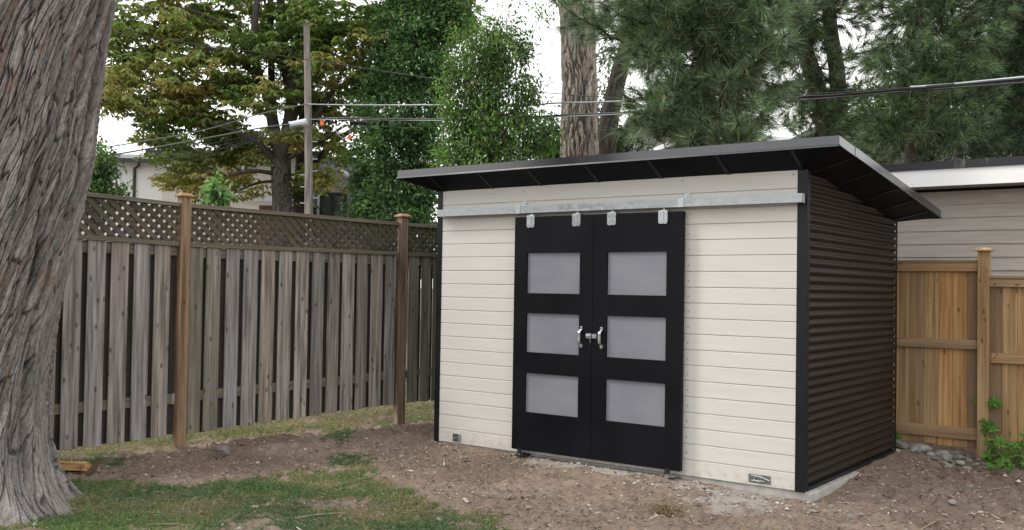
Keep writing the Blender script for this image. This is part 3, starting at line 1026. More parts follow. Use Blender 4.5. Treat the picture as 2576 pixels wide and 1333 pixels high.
def clip_poly(poly, x0, x1, z0f, z1f):
    """clip a 2-D polygon (x, z) to x in [x0,x1] and z between two sloped lines"""
    def clip(p, f):
        out = []
        for i in range(len(p)):
            a, c = p[i], p[(i + 1) % len(p)]
            fa, fc = f(a), f(c)
            if fa >= 0:
                out.append(a)
            if fa * fc < 0:
                t = fa / (fa - fc)
                out.append((a[0] + t * (c[0] - a[0]), a[1] + t * (c[1] - a[1])))
        return out
    for f in (lambda q: q[0] - x0, lambda q: x1 - q[0], lambda q: q[1] - z0f(q[0]), lambda q: z1f(q[0]) - q[1]):
        poly = clip(poly, f)
        if len(poly) < 3:
            return []
    return poly


def lattice(u0, u1, zlo, zhi):
    bb = MB()
    pitch, w = 0.0675 * math.sqrt(2), 0.042 * math.sqrt(2)
    for s, y in ((-1, 0.001), (1, 0.0115)):
        c = u0 - 0.7
        while c < u1 + 0.7:
            c += pitch * rng.uniform(0.985, 1.015)
            poly = [(c, 1.6), (c + w, 1.6), (c + w + s * 1.0, 2.6), (c + s * 1.0, 2.6)]
            # strip through z = 2.1 at x = c
            poly = [(x - s * 0.5, z) for x, z in poly]
            poly = clip_poly(poly, u0, u1, zlo, zhi)
            if poly:
                yy = y + rng.uniform(-.0006, .0006)
                gz_ = rng.uniform(0, 1)
                n = len(poly)
                cols = [(rng.uniform(0.3, 0.7) * 1.0, gz_, 0.0)] * n
                P = [(x, yy, z) for x, z in poly]
                col = (rng.uniform(0.15, 0.75), rng.uniform(), 0.0)
                # green toward the top, rust toward the foot is in the material via Col.b
                cz = np.array([[col[0], col[1], np.clip((z - zlo(x)) / 0.33, 0, 1) ** 2 * 0.8] for x, y2, z in P])
                V = np.vstack([P, np.array(P) + np.array([0, 0.0098, 0])])
                m = bb.n
                bb.add(V, np.array([[i, (i + 1) % n, n + (i + 1) % n, n + i] for i in range(n)]), np.vstack([cz, cz]))
                bb.F.append(np.array([list(range(n))[::-1]]) + m)
                bb.F.append(np.array([list(range(n, 2 * n))]) + m)
    return bb


def lin(x, xa, ya, xb, yb):
    return ya + (yb - ya) * (x - xa) / (xb - xa)


BAYS = [
    dict(u=(-2.44, -0.062), bot=(-1.0, .108, -.2, .143), top=(-.957, 2.313, -.069, 2.277), lat=(-.947, 1.941, -.07, 1.917), rail=(-0.893, .414, -.07, .432), urail=1.795,
         e=[-2.36, -2.215, -2.165, -2.02, -1.97, -1.825, -1.77, -1.625, -1.57, -1.42, -1.365, -1.220, -1.205, -1.115, -1.067, -0.92, -0.87, -0.718, -0.67, -0.518, -0.468, -0.324, -0.28, -0.136]),
    dict(u=(0.047, 2.425), bot=(.132, .151, 2.343, .255), top=(.068, 2.275, 2.473, 2.241), lat=(.077, 1.915, 2.5, 1.917), rail=(.185, .447, 2.238, .523), urail=1.780,
         e=[0.055, 0.181, 0.216, 0.358, 0.415, 0.551, 0.598, 0.748, 0.786, 0.933, 0.979, 1.122, 1.173, 1.316, 1.365, 1.499, 1.549, 1.686, 1.724, 1.87, 1.91, 2.04, 2.085, 2.232, 2.273, 2.41]),
    dict(u=(2.55, 4.93), bot=(2.6, .26, 4.9, .28), top=(2.6, 2.238, 4.9, 2.236), lat=(2.6, 1.915, 4.9, 1.915), rail=(2.6, .53, 4.9, .55), urail=1.78,
         e=[2.585, 2.723, 2.768, 2.895, 2.933, 3.07, 3.12, 3.26, 3.31, 3.45, 3.5, 3.64, 3.69, 3.83, 3.88, 4.02, 4.07, 4.21, 4.26, 4.40, 4.45, 4.59, 4.64, 4.78]),
]
for bi, B in enumerate(BAYS):
    u0, u1 = B['u']
    bb = MB()
    es = B['e']
    for k in range(0, len(es), 2):
        a, c = es[k], es[k + 1]
        um = (a + c) / 2
        zb = lin(um, *B['bot']) + rng.uniform(-.006, .006)
        blue = smooth01(np.array(um), 1.2, 2.6)
        tone = rng.uniform(0.3, 0.82) - 0.32 * float(blue) - (0.1 if bi == 2 else 0)
        gr = 0.55 if (bi == 1 and k < 4) else (0.35 if bi == 2 else rng.uniform(0, 0.12))
        zt = lin(um, *B['lat']) - .0388
        r = rng.uniform()
        tl = rng.uniform(-.003, .003)
        bb.hexa([(a + tl, 0, zb), (a, 0, zt), (a + tl, .018, zb), (a, .018, zt), (c + tl, 0, zb), (c, 0, zt), (c + tl, .018, zb), (c, .018, zt)], (tone, r, gr))
    bb.build('board_panel', M['fence_v'], fence, bevel=0.002)
    # boards nailed to the far side of the rails, covering the gaps
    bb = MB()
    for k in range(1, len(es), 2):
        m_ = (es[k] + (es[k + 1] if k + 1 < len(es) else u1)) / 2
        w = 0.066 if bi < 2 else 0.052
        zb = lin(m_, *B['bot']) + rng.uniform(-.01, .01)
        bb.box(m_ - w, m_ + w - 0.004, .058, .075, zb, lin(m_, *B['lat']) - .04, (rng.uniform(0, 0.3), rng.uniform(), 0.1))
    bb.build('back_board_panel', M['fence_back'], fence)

    def bar(x0, x1, y0, y1, f0, f1, col, name, mat):
        q = MB()
        q.hexa([(x0, y0, f0(x0)), (x0, y0, f1(x0)), (x0, y1, f0(x0)), (x0, y1, f1(x0)), (x1, y0, f0(x1)), (x1, y0, f1(x1)), (x1, y1, f0(x1)), (x1, y1, f1(x1))], col)
        return q.build(name, mat, fence, bevel=0.002)

    ex = 0.012
    rl = lambda x: lin(x, *B['rail'])
    bar(u0, u1, .0185, .0575, rl, lambda x: rl(x) + 0.090, (0.45, rng.uniform(), 0.35), 'rail', M['fence_h'])
    bar(u0, u1, .0185, .0575, lambda x: B['urail'] - 0.004, lambda x: B['urail'] + 0.090, (0.45, rng.uniform(), 0.1), 'rail', M['fence_h'])
    lt = lambda x: lin(x, *B['lat'])
    tp = lambda x: lin(x, *B['top'])
    lattice(u0 + .002, u1 - .002, lambda x: lt(x) - .03, lambda x: tp(x) - .01).build('lattice_panel', M['lattice'], fence)
    bar(u0, u1, -.020, .002, lambda x: lt(x) - .038, lt, (0.55, rng.uniform(), 0.75), 'lattice_rail', M['fence_h'])
    bar(u0, u1, .021, .045, lambda x: lt(x) - .038, lt, (0.3, rng.uniform(), 0.4), 'lattice_rail', M['fence_h'])
    bar(u0, u1, -.024, .050, lambda x: tp(x) - .036, tp, (0.55, rng.uniform(), 0.25), 'cap_rail', M['fence_h'])
for px, h, base_z, tone in ((-2.50, 2.34, -.1, .4), (-0.012, 2.335, -.1, .55), (2.488, 2.300, -.1, .38), (4.98, 2.30, -.1, .4)):
    bb = MB()
    bb.box(px - .047, px + .047, -.040, .054, base_z, h, (tone, rng.uniform(), 0))
    p_ = bb.build('post', M['post'], fence, bevel=0.003)
    bb = MB()
    w0, w1 = .070, .046
    bb.box(px - w0, px + w0, .007 - w0, .007 + w0, h, h + .012, (.55, rng.uniform(), 0))
    bb.hexa([(px - w0, .007 - w0, h + .0122), (px - w1 + .01, .007 - w1 + .01, h + .036), (px - w0, .007 + w0, h + .0122), (px - w1 + .01, .007 + w1 - .01, h + .036),
             (px + w0, .007 - w0, h + .0122), (px + w1 - .01, .007 - w1 + .01, h + .036), (px + w0, .007 + w0, h + .0122), (px + w1 - .01, .007 + w1 - .01, h + .036)], (.5, rng.uniform(), 0))
    bb.build('cap', M['post_cap'], p_, bevel=0.002)
bb = MB()
bb.box(-.082, -.060, .012, .060, .428, .53)
bb.build('rail_bracket', M['galv'], fence)

# ---------------------------------------------------------------- cedar fence on the right
cf = thing('cedar_fence', (0.684, 2.70, 0), 'golden new cedar board fence with stepped panels behind the shed corner', 'fence')
CO = (0.684, 2.70, 0)
for name, x0, x1, ed, zt, rails, zb, cols in (
        ('board_panel', -0.32, 0.637, [-0.33, -0.207, -0.2, -0.078, -0.074, 0.018, 0.022, 0.150, 0.154, 0.281, 0.285, 0.408, 0.412, 0.533, 0.537, 0.637], 1.845,
         [(1.765, 1.845), (1.040, 1.127), (0.205, 0.311)], 0.128, [(.5, .0), (.5, .0), (.42, .15), (.5, .55), (.58, .0), (.62, .0), (.55, .0), (.3, .85)]),
        ('board_panel', 0.731, 2.4, [0.731, 0.829, 0.834, 0.955, 0.960, 1.085, 1.090, 1.215, 1.22, 1.345, 1.35, 1.475, 1.48, 1.605, 1.61, 1.735, 1.74, 1.865, 1.87, 1.995, 2.0, 2.125, 2.13, 2.255, 2.26, 2.39], 1.701,
         [(1.624, 1.701), (0.927, 1.017), (0.087, 0.173)], 0.05, [(.25, .8), (.6, .1), (.55, .0)] + [(.5, .1)] * 10)):
    bb = MB()
    for k in range(0, len(ed), 2):
        t, g = cols[k // 2]
        bb.box(ed[k] - .0015, ed[k + 1] + .0015, 2.720, 2.738, zb + rng.uniform(-.006, .006), zt - .003, (t + rng.uniform(-.06, .06), rng.uniform(), g))
    bb.build(name, M['cedar_v'], cf, bevel=0.005, org=CO)
    for (ra, rb) in rails:
        bb = MB()
        bb.box(x0, x1, 2.684, 2.7195, ra, rb, (rng.uniform(.4, .6), rng.uniform(), 0.1))
        bb.build('rail', M['cedar_h'], cf, bevel=0.003, org=CO)
    bb = MB()
    bb.box(x0, x1, 2.672, 2.760, zt + .0005, zt + .026, (.35, rng.uniform(), 0.1))
    bb.build('cap_rail', M['cedar_h'], cf, bevel=0.003, org=CO)
for px, pt in ((0.684, 1.953), (2.45, 1.80)):
    bb = MB()
    bb.box(px - .047, px + .047, 2.650, 2.744, -.1, pt, (.55, rng.uniform(), 0.05))
    p_ = bb.build('post', M['cedar_v'], cf, bevel=0.003, org=CO)
    bb = MB()
    w0, w1 = .080, .030
    c_ = 2.697
    bb.box(px - w0, px + w0, c_ - w0, c_ + w0, pt, pt + .010, (.7, .3, 0))
    bb.hexa([(px - w0, c_ - w0, pt + .0102), (px - w1, c_ - w1, pt + .030), (px - w0, c_ + w0, pt + .0102), (px - w1, c_ + w1, pt + .030),
             (px + w0, c_ - w0, pt + .0102), (px + w1, c_ - w1, pt + .030), (px + w0, c_ + w0, pt + .0102), (px + w1, c_ + w1, pt + .030)], (.75, .4, 0))
    bb.build('cap', M['cedar_h'], p_, org=CO)

# ---------------------------------------------------------------- garage behind the cedar fence
ga = thing('garage', (-0.9, 4.0, 0), 'low flat-roofed garage with taupe lap siding and white fascia behind the cedar fence', 'garage')
GO = (-0.9, 4.0, 0)
pit = 0.1395
laps = np.arange(0.131 - pit, 2.60, pit)
bb = MB()
for k, z in enumerate(laps):
    z1 = min(z + pit + .004, 2.665)
    bb.hexa([(-0.9, 3.984, z), (-0.9, 3.998, z1), (-0.9, 4.02, z), (-0.9, 4.02, z1), (8.5, 3.984, z), (8.5, 3.998, z1), (8.5, 4.02, z), (8.5, 4.02, z1)])
bb.build('front_wall', M['lap'], ga, org=GO)
bb = MB()
bb.box(-0.92, -0.9, 3.99, 10.0, 0, 2.66)
bb.box(8.5, 8.52, 3.99, 10.0, 0, 2.66)
bb.box(-0.92, 8.52, 10.0, 10.02, 0, 2.66)
bb.build('side_wall', M['lap'], ga, org=GO)
bb = MB()
bb.box(-1.25, 8.85, 3.66, 10.3, 2.690, 2.92)
rf = bb.build('roof', M['roof_g'], ga, org=GO)
bb = MB()
bb.box(-1.24, 8.84, 3.665, 10.29, 2.676, 2.6895)
bb.build('soffit', M['lap'], rf, org=GO)
bb = MB()
bb.box(-1.26, 8.86, 3.640, 3.6595, 2.672, 2.852)
bb.box(-1.27, -1.2505, 3.66, 10.3, 2.672, 2.852)
bb.build('fascia', M['white'], rf, org=GO)
bb = MB()
bb.box(-1.27, 8.87, 3.622, 3.6390, 2.846, 2.928)
bb.box(-1.27, 8.87, 3.6392, 3.72, 2.9205, 2.930)
bb.build('roof_edge', M['drip'], rf, org=GO)

# ---------------------------------------------------------------- houses beyond
RH = unit(np.array([RV[0], RV[1], 0]))
FH_ = unit(np.array([FV[0], FV[1], 0]))


def zof(vy, d, vx=1288):
    return at(vx, vy, d)[2]


class House:
    """a house whose facade faces the yard: local x to the right, y away, z up"""

    def __init__(self, name, vx0, vx1, d, label, cat='house', turn=0.0, depth=9.0):
        a, c = at(vx0, 700, d), at(vx1, 700, d)
        self.d, self.a = d, a
        self.px = d / FPX
        self.v0 = vx0
        self.w = (vx1 - vx0) * self.px
        self.depth = depth
        self.root = thing(name, (a[0], a[1], 0), label, cat, rotz=math.atan2(RH[1], RH[0]) + turn)

    def X(self, vx):
        return (vx - self.v0) * self.px

    def Z(self, vy, vx=None):
        return zof(vy, self.d, self.v0 if vx is None else vx)

    def walls(self, zt, mat, x0=0, x1=None, y0=0, name='wall'):
        b_ = MB()
        b_.box(x0, self.w if x1 is None else x1, y0, self.depth, -.2, zt)
        return b_.build(name, mat, self.root)

    def hip(self, z0, zr, mat, over=0.4, inset=3.5, x0=0, x1=None, gable=False):
        x1 = self.w if x1 is None else x1
        b_ = MB()
        a0, a1, c0, c1 = x0 - over, x1 + over, -over, self.depth + over
        ym = self.depth / 2
        ins = over if gable else inset
        V = [(a0, c0, z0), (a1, c0, z0), (a1, c1, z0), (a0, c1, z0), (a0 + ins, ym, zr), (a1 - ins, ym, zr)]
        b_.add(V, [(0, 1, 5, 4), (2, 3, 4, 5)])
        b_.add(V, [(1, 2, 5), (3, 0, 4)])
        b_.add(V, [(3, 2, 1, 0)])
        r_ = b_.build('roof', mat, self.root)
        b_ = MB()
        b_.box(a0 - .02, a1 + .02, c0 - .10, c0 - .003, z0 - .12, z0 + .04)
        b_.box(a1 + .003, a1 + .10, c0, c1, z0 - .12, z0 + .04)
        b_.box(a0 - .10, a0 - .003, c0, c1, z0 - .12, z0 + .04)
        b_.build('gutter', M['frame'] if mat is not M['roof_b'] else M['white'], r_)
        return r_

    def window(self, x0, x1, z0, z1, fm, gm, mullions=1, name='window', y=0.0):
        f = 0.09
        b_ = MB()
        b_.box(x0, x0 + f, y - .06, y - .002, z0, z1)
        b_.box(x1 - f, x1, y - .06, y - .002, z0, z1)
        b_.box(x0 + f, x1 - f, y - .06, y - .002, z1 - f, z1)
        b_.box(x0 + f, x1 - f, y - .06, y - .002, z0, z0 + f)
        for k in range(mullions):
            xm = x0 + (x1 - x0) * (k + 1) / (mullions + 1)
            b_.box(xm - f / 2, xm + f / 2, y - .055, y - .003, z0 + f, z1 - f)
        w_ = b_.build(name, fm, self.root)
        b_ = MB()
        b_.box(x0 + f / 2, x1 - f / 2, y - .02, y - .004, z0 + f / 2, z1 - f / 2)
        b_.build('pane', gm, w_)
        return w_


h = House('stucco_house', 120, 396, 40, 'white stucco house with grey hip roof and black downspout beside the leaning trunk', turn=0.12)
h.walls(h.Z(398), M['stucco_w'])
h.hip(h.Z(397), h.Z(346), M['roof_g'], 0.45, 2.3)
h.window(h.X(262), h.X(290), h.Z(500), h.Z(418), M['frame_w'], M['glass_g'], 1)
h.window(h.X(180), h.X(215), h.Z(500), h.Z(418), M['frame_w'], M['glass_g'], 1)
b = MB()
xx = h.X(325)
b.tube([(xx + .25, -.35, h.Z(402)), (xx + .2, -.2, h.Z(410)), (xx, -.07, h.Z(418)), (xx, -.07, 0)], 0.06, 8)
b.build('downspout', M['frame'], h.root)
b = MB()
b.tube([(h.X(296), 3, h.Z(352)), (h.X(296), 3, h.Z(332))], 0.03, 6)
b.build('vent_pipe', M['orange'], h.root)

h = House('brick_house', 402, 792, 37, 'cream brick house half hidden behind the browning chestnut tree', turn=-0.06)
h.walls(h.Z(384), M['brick_c'])
h.hip(h.Z(383), h.Z(335), M['roof_g'], 0.4, 3.4)
b = MB()
b.box(0.02, h.w, -.05, -.002, h.Z(455), h.Z(448))
b.build('string_course', M['brick_c'], h.root)
h.window(h.X(470), h.X(510), h.Z(470), h.Z(405), M['frame_w'], M['glass'], 1)
h.window(h.X(590), h.X(630), h.Z(470), h.Z(405), M['frame_w'], M['glass'], 1)

h = House('garden_outbuilding', 648, 735, 33.5, 'small brown outbuilding with dark shingle roof and white gutter seen behind the chestnut trunk', 'outbuilding', depth=3.0)
h.walls(h.Z(516), M['brick_r'])
b = MB()
z0, z1 = h.Z(509), h.Z(477)
b.add([(-.35, -.4, z0), (h.w + .35, -.4, z0), (h.w + .35, 3.3, z0), (-.35, 3.3, z0), (.1, 1.5, z1), (h.w + .1, 1.5, z1)], [(0, 1, 5, 4), (2, 3, 4, 5)])
b.add([(h.w + .35, -.4, z0), (h.w + .35, 3.3, z0), (h.w + .1, 1.5, z1)], [(0, 1, 2)])
b.add([(-.35, -.4, z0), (-.35, 3.3, z0), (.1, 1.5, z1)], [(0, 2, 1)])
b.build('roof', M['roof_g'], h.root)
b = MB()
b.box(-.42, h.w + .4, -.52, -.405, z0 - .13, z0 + .02)
b.build('gutter', M['white'], h.root)

h = House('modern_house', 796, 960, 35.5, 'dark grey stucco modern house with black window between the pole and the columnar tree', turn=0.1)
h.walls(h.Z(398), M['stucco_g'])
b = MB()
b.box(-.02, h.X(800.5), -.03, h.depth, 0, h.Z(455))
b.build('trim_panel', M['trim_b'], h.root)
b = MB()
b.box(-.05, h.w + .05, -.05, h.depth + .05, h.Z(398), h.Z(394))
b.build('roof', M['frame'], h.root)
h.window(h.X(801), h.X(868), h.Z(580), h.Z(483), M['frame'], M['glass'], 1)
b = MB()
b.box(h.X(864), h.X(866.5), -.12, -.002, h.Z(448), h.Z(434))
b.tube([(h.X(865), -.1, h.Z(438)), (h.X(857), -.5, h.Z(436))], 0.11, 10)
b.build('wall_lamp', M['case'], h.root)

h = House('gabled_house', 1760, 2030, 30, 'brown roofed brick house glimpsed through the drooping pine boughs', turn=0.2, depth=8)
h.walls(h.Z(345), M['brick_r'])
h.hip(h.Z(343), h.Z(286), M['roof_b'], 0.4, 2.4)

h = House('grey_roofed_house', 1600, 1900, 46, 'distant grey roofed house in the gap right of the furrowed trunk', turn=0.0, depth=10)
h.walls(h.Z(300), M['far_siding'])
h.hip(h.Z(298), h.Z(188), M['roof_g'], 0.4, 2.6)

h = House('sided_house', 2140, 2800, 24, 'grey lap sided house in shade behind the right-hand pines', turn=0.0, depth=8)
h.walls(h.Z(300), M['far_siding'])
h.hip(h.Z(298), h.Z(240), M['roof_g'], 0.4, 2.0)
h.window(h.X(2420), h.X(2500), h.Z(400), h.Z(322), M['frame_w'], M['glass'], 1)

# ---------------------------------------------------------------- trees beyond the fences
def mix_cols(n, stops, p):
    k = rng.choice(len(stops), n, p=p)
    return np.array(stops)[k] * rng.uniform(0.65, 1.35, (n, 1))


def limb_mesh(bb, paths):
    for pts, r0, r1 in paths:
        P = smooth_path(pts, 18)
        bb.tube(P, np.linspace(r0, r1, len(P)) * 1.15, 7)


# horse chestnut
cd = 30.0
croot = at(712, 720, cd)
croot[2] = 0
chest = thing('chestnut_tree', tuple(croot), 'broad horse chestnut with browning palmate leaves and several dark stems behind the fence', 'tree')
TR = [(712, 980), (711, 800), (710, 540), (708, 470), (706, 400)]
stems = [([at(706, 400, cd), at(690, 330, cd), at(672, 240, cd - .3), at(645, 170, cd - .6), at(640, 60, cd - .8), at(655, -60, cd - .8)], .19, .07),
         ([at(706, 402, cd), at(722, 340, cd), at(733, 250, cd + .2), at(716, 150, cd + .3), at(708, 40, cd + .2), at(700, -90, cd)], .22, .10),
         ([at(728, 300, cd + .1), at(738, 210, cd), at(755, 120, cd - .2), at(765, 20, cd - .3), at(760, -80, cd)], .13, .08),
         ([at(690, 330, cd), at(683, 220, cd + .3), at(682, 100, cd + .5), at(680, -60, cd + .6)], .12, .07),
         ([at(704, 420, cd), at(650, 360, cd - .5), at(590, 330, cd - .9), at(500, 300, cd - 1.2)], .10, .03),
         ([at(716, 370, cd), at(790, 300, cd - .3), at(850, 200, cd - .4), at(900, 90, cd - .4)], .09, .04),
         ([at(660, 210, cd - .4), at(600, 150, cd - .8), at(520, 120, cd - 1), at(420, 100, cd - 1.2)], .09, .03),
         ([at(690, 300, cd), at(610, 250, cd + .5), at(520, 230, cd + .8), at(400, 220, cd + .5)], .08, .02),
         ([at(745, 180, cd), at(830, 100, cd), at(930, 40, cd + .2)], .08, .03),
         ([at(704, 440, cd), at(640, 430, cd - .6), at(560, 440, cd - 1), at(480, 420, cd - 1.2)], .07, .02),
         ([at(720, 400, cd), at(800, 360, cd - .3), at(860, 320, cd - .5)], .07, .03),
         ([at(704, 455, cd), at(650, 460, cd + .4), at(600, 480, cd + .6)], .05, .02),
         ([at(640, 150, cd - .5), at(560, 60, cd - .8), at(450, 20, cd - 1), at(330, 30, cd - 1)], .07, .02)]
b = MB()
P = smooth_path([at(x, y, cd) for x, y in TR], 120)
P = P[P[:, 2] > -0.2]
o = np.argsort(P[:, 2])
P = P[o]
bark_trunk(b, P, np.interp(P[:, 2], [0, 2, 4, 6], [0.40, 0.31, 0.29, 0.30]), facing_angles(70, 20), 0.10, 0.35, 0.018, 0.0, [(0.135, 0.122, 0.108), (0.088, 0.078, 0.068), (0.028, 0.024, 0.021), (0.11, 0.085, 0.06)], 61, 0.06)
b.build('trunk', M['bark_far'], chest, smooth=True, org=croot)
b = MB()
limb_mesh(b, stems)
b.build('limbs', M['bark_dark'], chest, smooth=True, org=croot)
blobs = [(330, 40, 80, 60), (430, 30, 100, 70), (560, 40, 110, 70), (300, 170, 55, 45), (350, 170, 70, 50), (460, 170, 100, 60), (570, 190, 80, 60), (320, 250, 75, 35), (440, 270, 110, 55),
         (560, 320, 100, 55), (400, 330, 60, 35), (480, 390, 100, 45), (570, 430, 90, 50), (440, 440, 50, 30), (600, 480, 60, 35), (520, 465, 55, 30), (640, 380, 60, 50), (820, 40, 110, 60), (900, 70, 110, 65),
         (850, 170, 95, 55), (930, 190, 80, 55), (870, 280, 75, 45), (820, 350, 60, 40), (860, 400, 65, 40), (830, 445, 55, 30), (700, 50, 90, 55), (640, 110, 80, 55), (780, 120, 70, 60),
         (990, 20, 70, 40), (1130, 30, 60, 60, 30, 1.0, 0.8), (660, 240, 60, 50), (760, 240, 60, 45), (400, 100, 90, 40), (280, 90, 40, 40), (260, 230, 30, 25), (470, -70, 160, 60), (700, -80, 160, 60), (900, -70, 140, 60), (780, 440, 40, 40), (755, 330, 45, 40)]
blobs = [bl if len(bl) > 4 else bl + (cd + rng.uniform(-1.2, 1.2), 1.5) for bl in blobs]
b = MB()
nS = 570
S, out_, sx, sy = blob_points([bl[:6] + (1.0,) for bl in blobs], nS, 0.2)
nP = 7300
k = rng.integers(0, nS, nP)
base_p = S[k] + rng.normal(size=(nP, 3)) * np.array([0.30, 0.30, 0.10])
brown = np.clip(fbm(sx[k] / 60.0, sy[k] / 45.0, 55, 2) * 2.2 - 0.85 + rng.normal(size=nP) * 0.2, 0, 1)
brown = np.clip(brown + 0.25 * smooth01(sy[k], 260, 460), 0, 1)
for q in range(6):
    ang = q / 6 * 2 * np.pi + rng.uniform(0, 1, nP)
    D = np.stack([np.cos(ang), np.sin(ang), np.full(nP, -0.55) + rng.normal(size=nP) * 0.25], 1)
    g = np.array([0.140, 0.215, 0.056]) * rng.uniform(0.4, 1.6, (nP, 1))
    br = np.array([0.60, 0.42, 0.17]) * rng.uniform(0.6, 1.45, (nP, 1))
    yl = np.array([0.42, 0.42, 0.14]) * rng.uniform(0.7, 1.3, (nP, 1))
    c0 = g * (1 - 0.25 * brown[:, None]) + yl * 0.25 * brown[:, None]
    c1 = g * (1 - brown[:, None]) + br * brown[:, None]
    leaves(b, base_p, D, rng.uniform(0.18, 0.30, nP), rng.uniform(0.075, 0.11, nP), c0, c1, 0.2)
b.build('crown', M['leaf'], chest, org=croot)

# dark second trunk
r2 = at(755, 720, 31.5)
r2[2] = 0
t2 = thing('slim_tree', tuple(r2), 'slim dark trunked tree standing just left of the utility pole', 'tree')
b = MB()
P = smooth_path([at(752, 980, 31.5), at(753, 700, 31.5), at(752, 540, 31.5), at(757, 430, 31.5), at(760, 330, 31.5), at(775, 230, 31.5)], 40)
P = P[P[:, 2] > -.2]
b.tube(P, np.interp(P[:, 2], [0, 7], [0.25, 0.16]), 12)
b.tube(smooth_path([at(757, 470, 31.5), at(800, 400, 31.5), at(850, 350, 31.5), at(900, 320, 31.5)], 14), np.linspace(.13, .06, 14), 8)
b.build('trunk', M['bark_dark'], t2, smooth=True, org=r2)
b = MB()
S, _, sx, sy = blob_points([(760, 170, 60, 70, 31.5, 1.4), (800, 260, 60, 50, 31.5, 1.4), (760, 480, 30, 40, 31.5, 1)], 120, 0.1)
k = rng.integers(0, 120, 2600)
cc = mix_cols(2600, [(0.03, 0.055, 0.016), (0.055, 0.075, 0.02), (0.16, 0.09, 0.03)], [.5, .3, .2])
leaves(b, S[k] + rng.normal(size=(2600, 3)) * .25, rng.normal(size=(2600, 3)) + np.array([0, 0, -.7]), rng.uniform(.12, .22, 2600), .08, cc, cc * 1.1)
b.build('crown', M['leaf'], t2, org=r2)


def leafy(name, label, vx, d, trunk_pts, tr0, tr1, blobs, n_sprig, n_leaf, spread, L, W, cols, p, droop=-0.4, limbs=(), tip=1.25, shell=0.35, cat='tree', mat='leaf', darkin=0.45):
    r0 = at(vx, 720, d)
    r0[2] = 0
    t = thing(name, tuple(r0), label, cat)
    bb = MB()
    P = smooth_path(trunk_pts, 24)
    bb.tube(P, np.linspace(tr0, tr1, 24), 10)
    S, O, sx, sy = blob_points([bl if len(bl) > 4 else bl + (d, 1.0) for bl in blobs], n_sprig, shell)
    for q in rng.choice(n_sprig, min(n_sprig, 60), replace=False):
        A = P[min(23, int(rng.uniform(5, 22)))]
        bb.tube(curve(A, S[q], up=0.1, n=7, wob=.03), np.linspace(max(.012, tr1 * .35), .005, 7), 5)
    for pts, a_, c_ in limbs:
        q = smooth_path(pts, 14)
        bb.tube(q, np.linspace(a_, c_, 14), 7)
    bb.build('trunk', M['bark_dark'], t, smooth=True, org=r0)
    bb = MB()
    k = rng.integers(0, n_sprig, n_leaf)
    cc = mix_cols(n_leaf, cols, p)
    light = rng.uniform(0.42, 1.5, n_sprig)[k][:, None]
    cc = cc * light
    Pp = S[k] + rng.normal(size=(n_leaf, 3)) * spread
    leaves(bb, Pp, rng.normal(size=(n_leaf, 3)) * 0.8 + O[k] * 0.9 + np.array([0, 0, droop]), rng.uniform(L * .7, L * 1.3, n_leaf), rng.uniform(W * .7, W * 1.3, n_leaf), cc, cc * tip)
    bb.build('crown', M[mat], t, org=r0)
    return t


leafy('columnar_tree', 'dense dark green columnar tree rising behind the overhead cables', 1020, 28, [at(1030, 960, 28), at(1030, 600, 28), at(1030, 300, 28), at(1040, -60, 28)], .2, .08,
      [(1050, -60, 115, 70, 28, 1.3), (1050, 50, 110, 80, 28, 1.4), (1035, 160, 105, 80, 28, 1.4), (1015, 270, 118, 80, 28, 1.5), (1000, 380, 112, 80, 28, 1.5), (995, 470, 110, 70, 28, 1.5), (985, 540, 110, 60, 28, 1.5), (1120, 40, 60, 70, 28, 1.2), (1060, 620, 120, 60, 28, 1.5)],
      900, 36000, np.array([.17, .17, .15]), .165, .07, [(0.055, 0.115, 0.042), (0.085, 0.17, 0.058), (0.14, 0.235, 0.09)], [.4, .4, .2], droop=-.1, tip=1.3, shell=0.6)
leafy('leafy_shrub_tree', 'light green airy tree with small drooping leaves in front of the furrowed trunk', 1240, 18, [at(1250, 1000, 18), at(1240, 600, 18), at(1235, 300, 18), at(1220, 120, 18)], .09, .03,
      [(1195, 130, 72, 70, 18, .7), (1260, 125, 72, 70, 18, .7), (1165, 225, 60, 75, 18, .7), (1270, 230, 85, 80, 18, .8, .9), (1345, 220, 40, 60, 18, .6, .45), (1180, 330, 70, 70, 18, .8), (1280, 330, 95, 75, 18, .8, .8), (1365, 330, 45, 65, 18, .6, .6), (1240, 410, 130, 50, 18, .9, .8), (1150, 400, 50, 60, 18, .7), (1330, 130, 30, 40, 18, .4, .25), (1330, 60, 50, 50, 18, .5, .12)],
      520, 15500, np.array([.10, .10, .13]), .105, .038, [(0.095, 0.18, 0.045), (0.16, 0.27, 0.062), (0.05, 0.10, 0.032), (0.13, 0.11, 0.065)], [.4, .3, .2, .1], droop=-1.0, tip=1.25, shell=0.15)
leafy('understory_shrub', 'dark green shrub growing between the furrowed trunk and the slanting trunk', 1500, 25, [at(1500, 960, 25), at(1500, 500, 25), at(1500, 380, 25), at(1505, 300, 25)], .06, .02,
      [(1400, 370, 60, 60, 25, 1), (1510, 340, 40, 60, 25, 1), (1530, 230, 40, 55, 25, 1, .5), (1450, 400, 90, 40, 25, 1), (1570, 380, 60, 50, 25, 1), (1540, 150, 45, 40, 25, 1, .3)],
      260, 7000, np.array([.2, .2, .2]), .13, .055, [(0.02, 0.045, 0.016), (0.04, 0.075, 0.025), (0.07, 0.11, 0.035)], [.5, .35, .15])
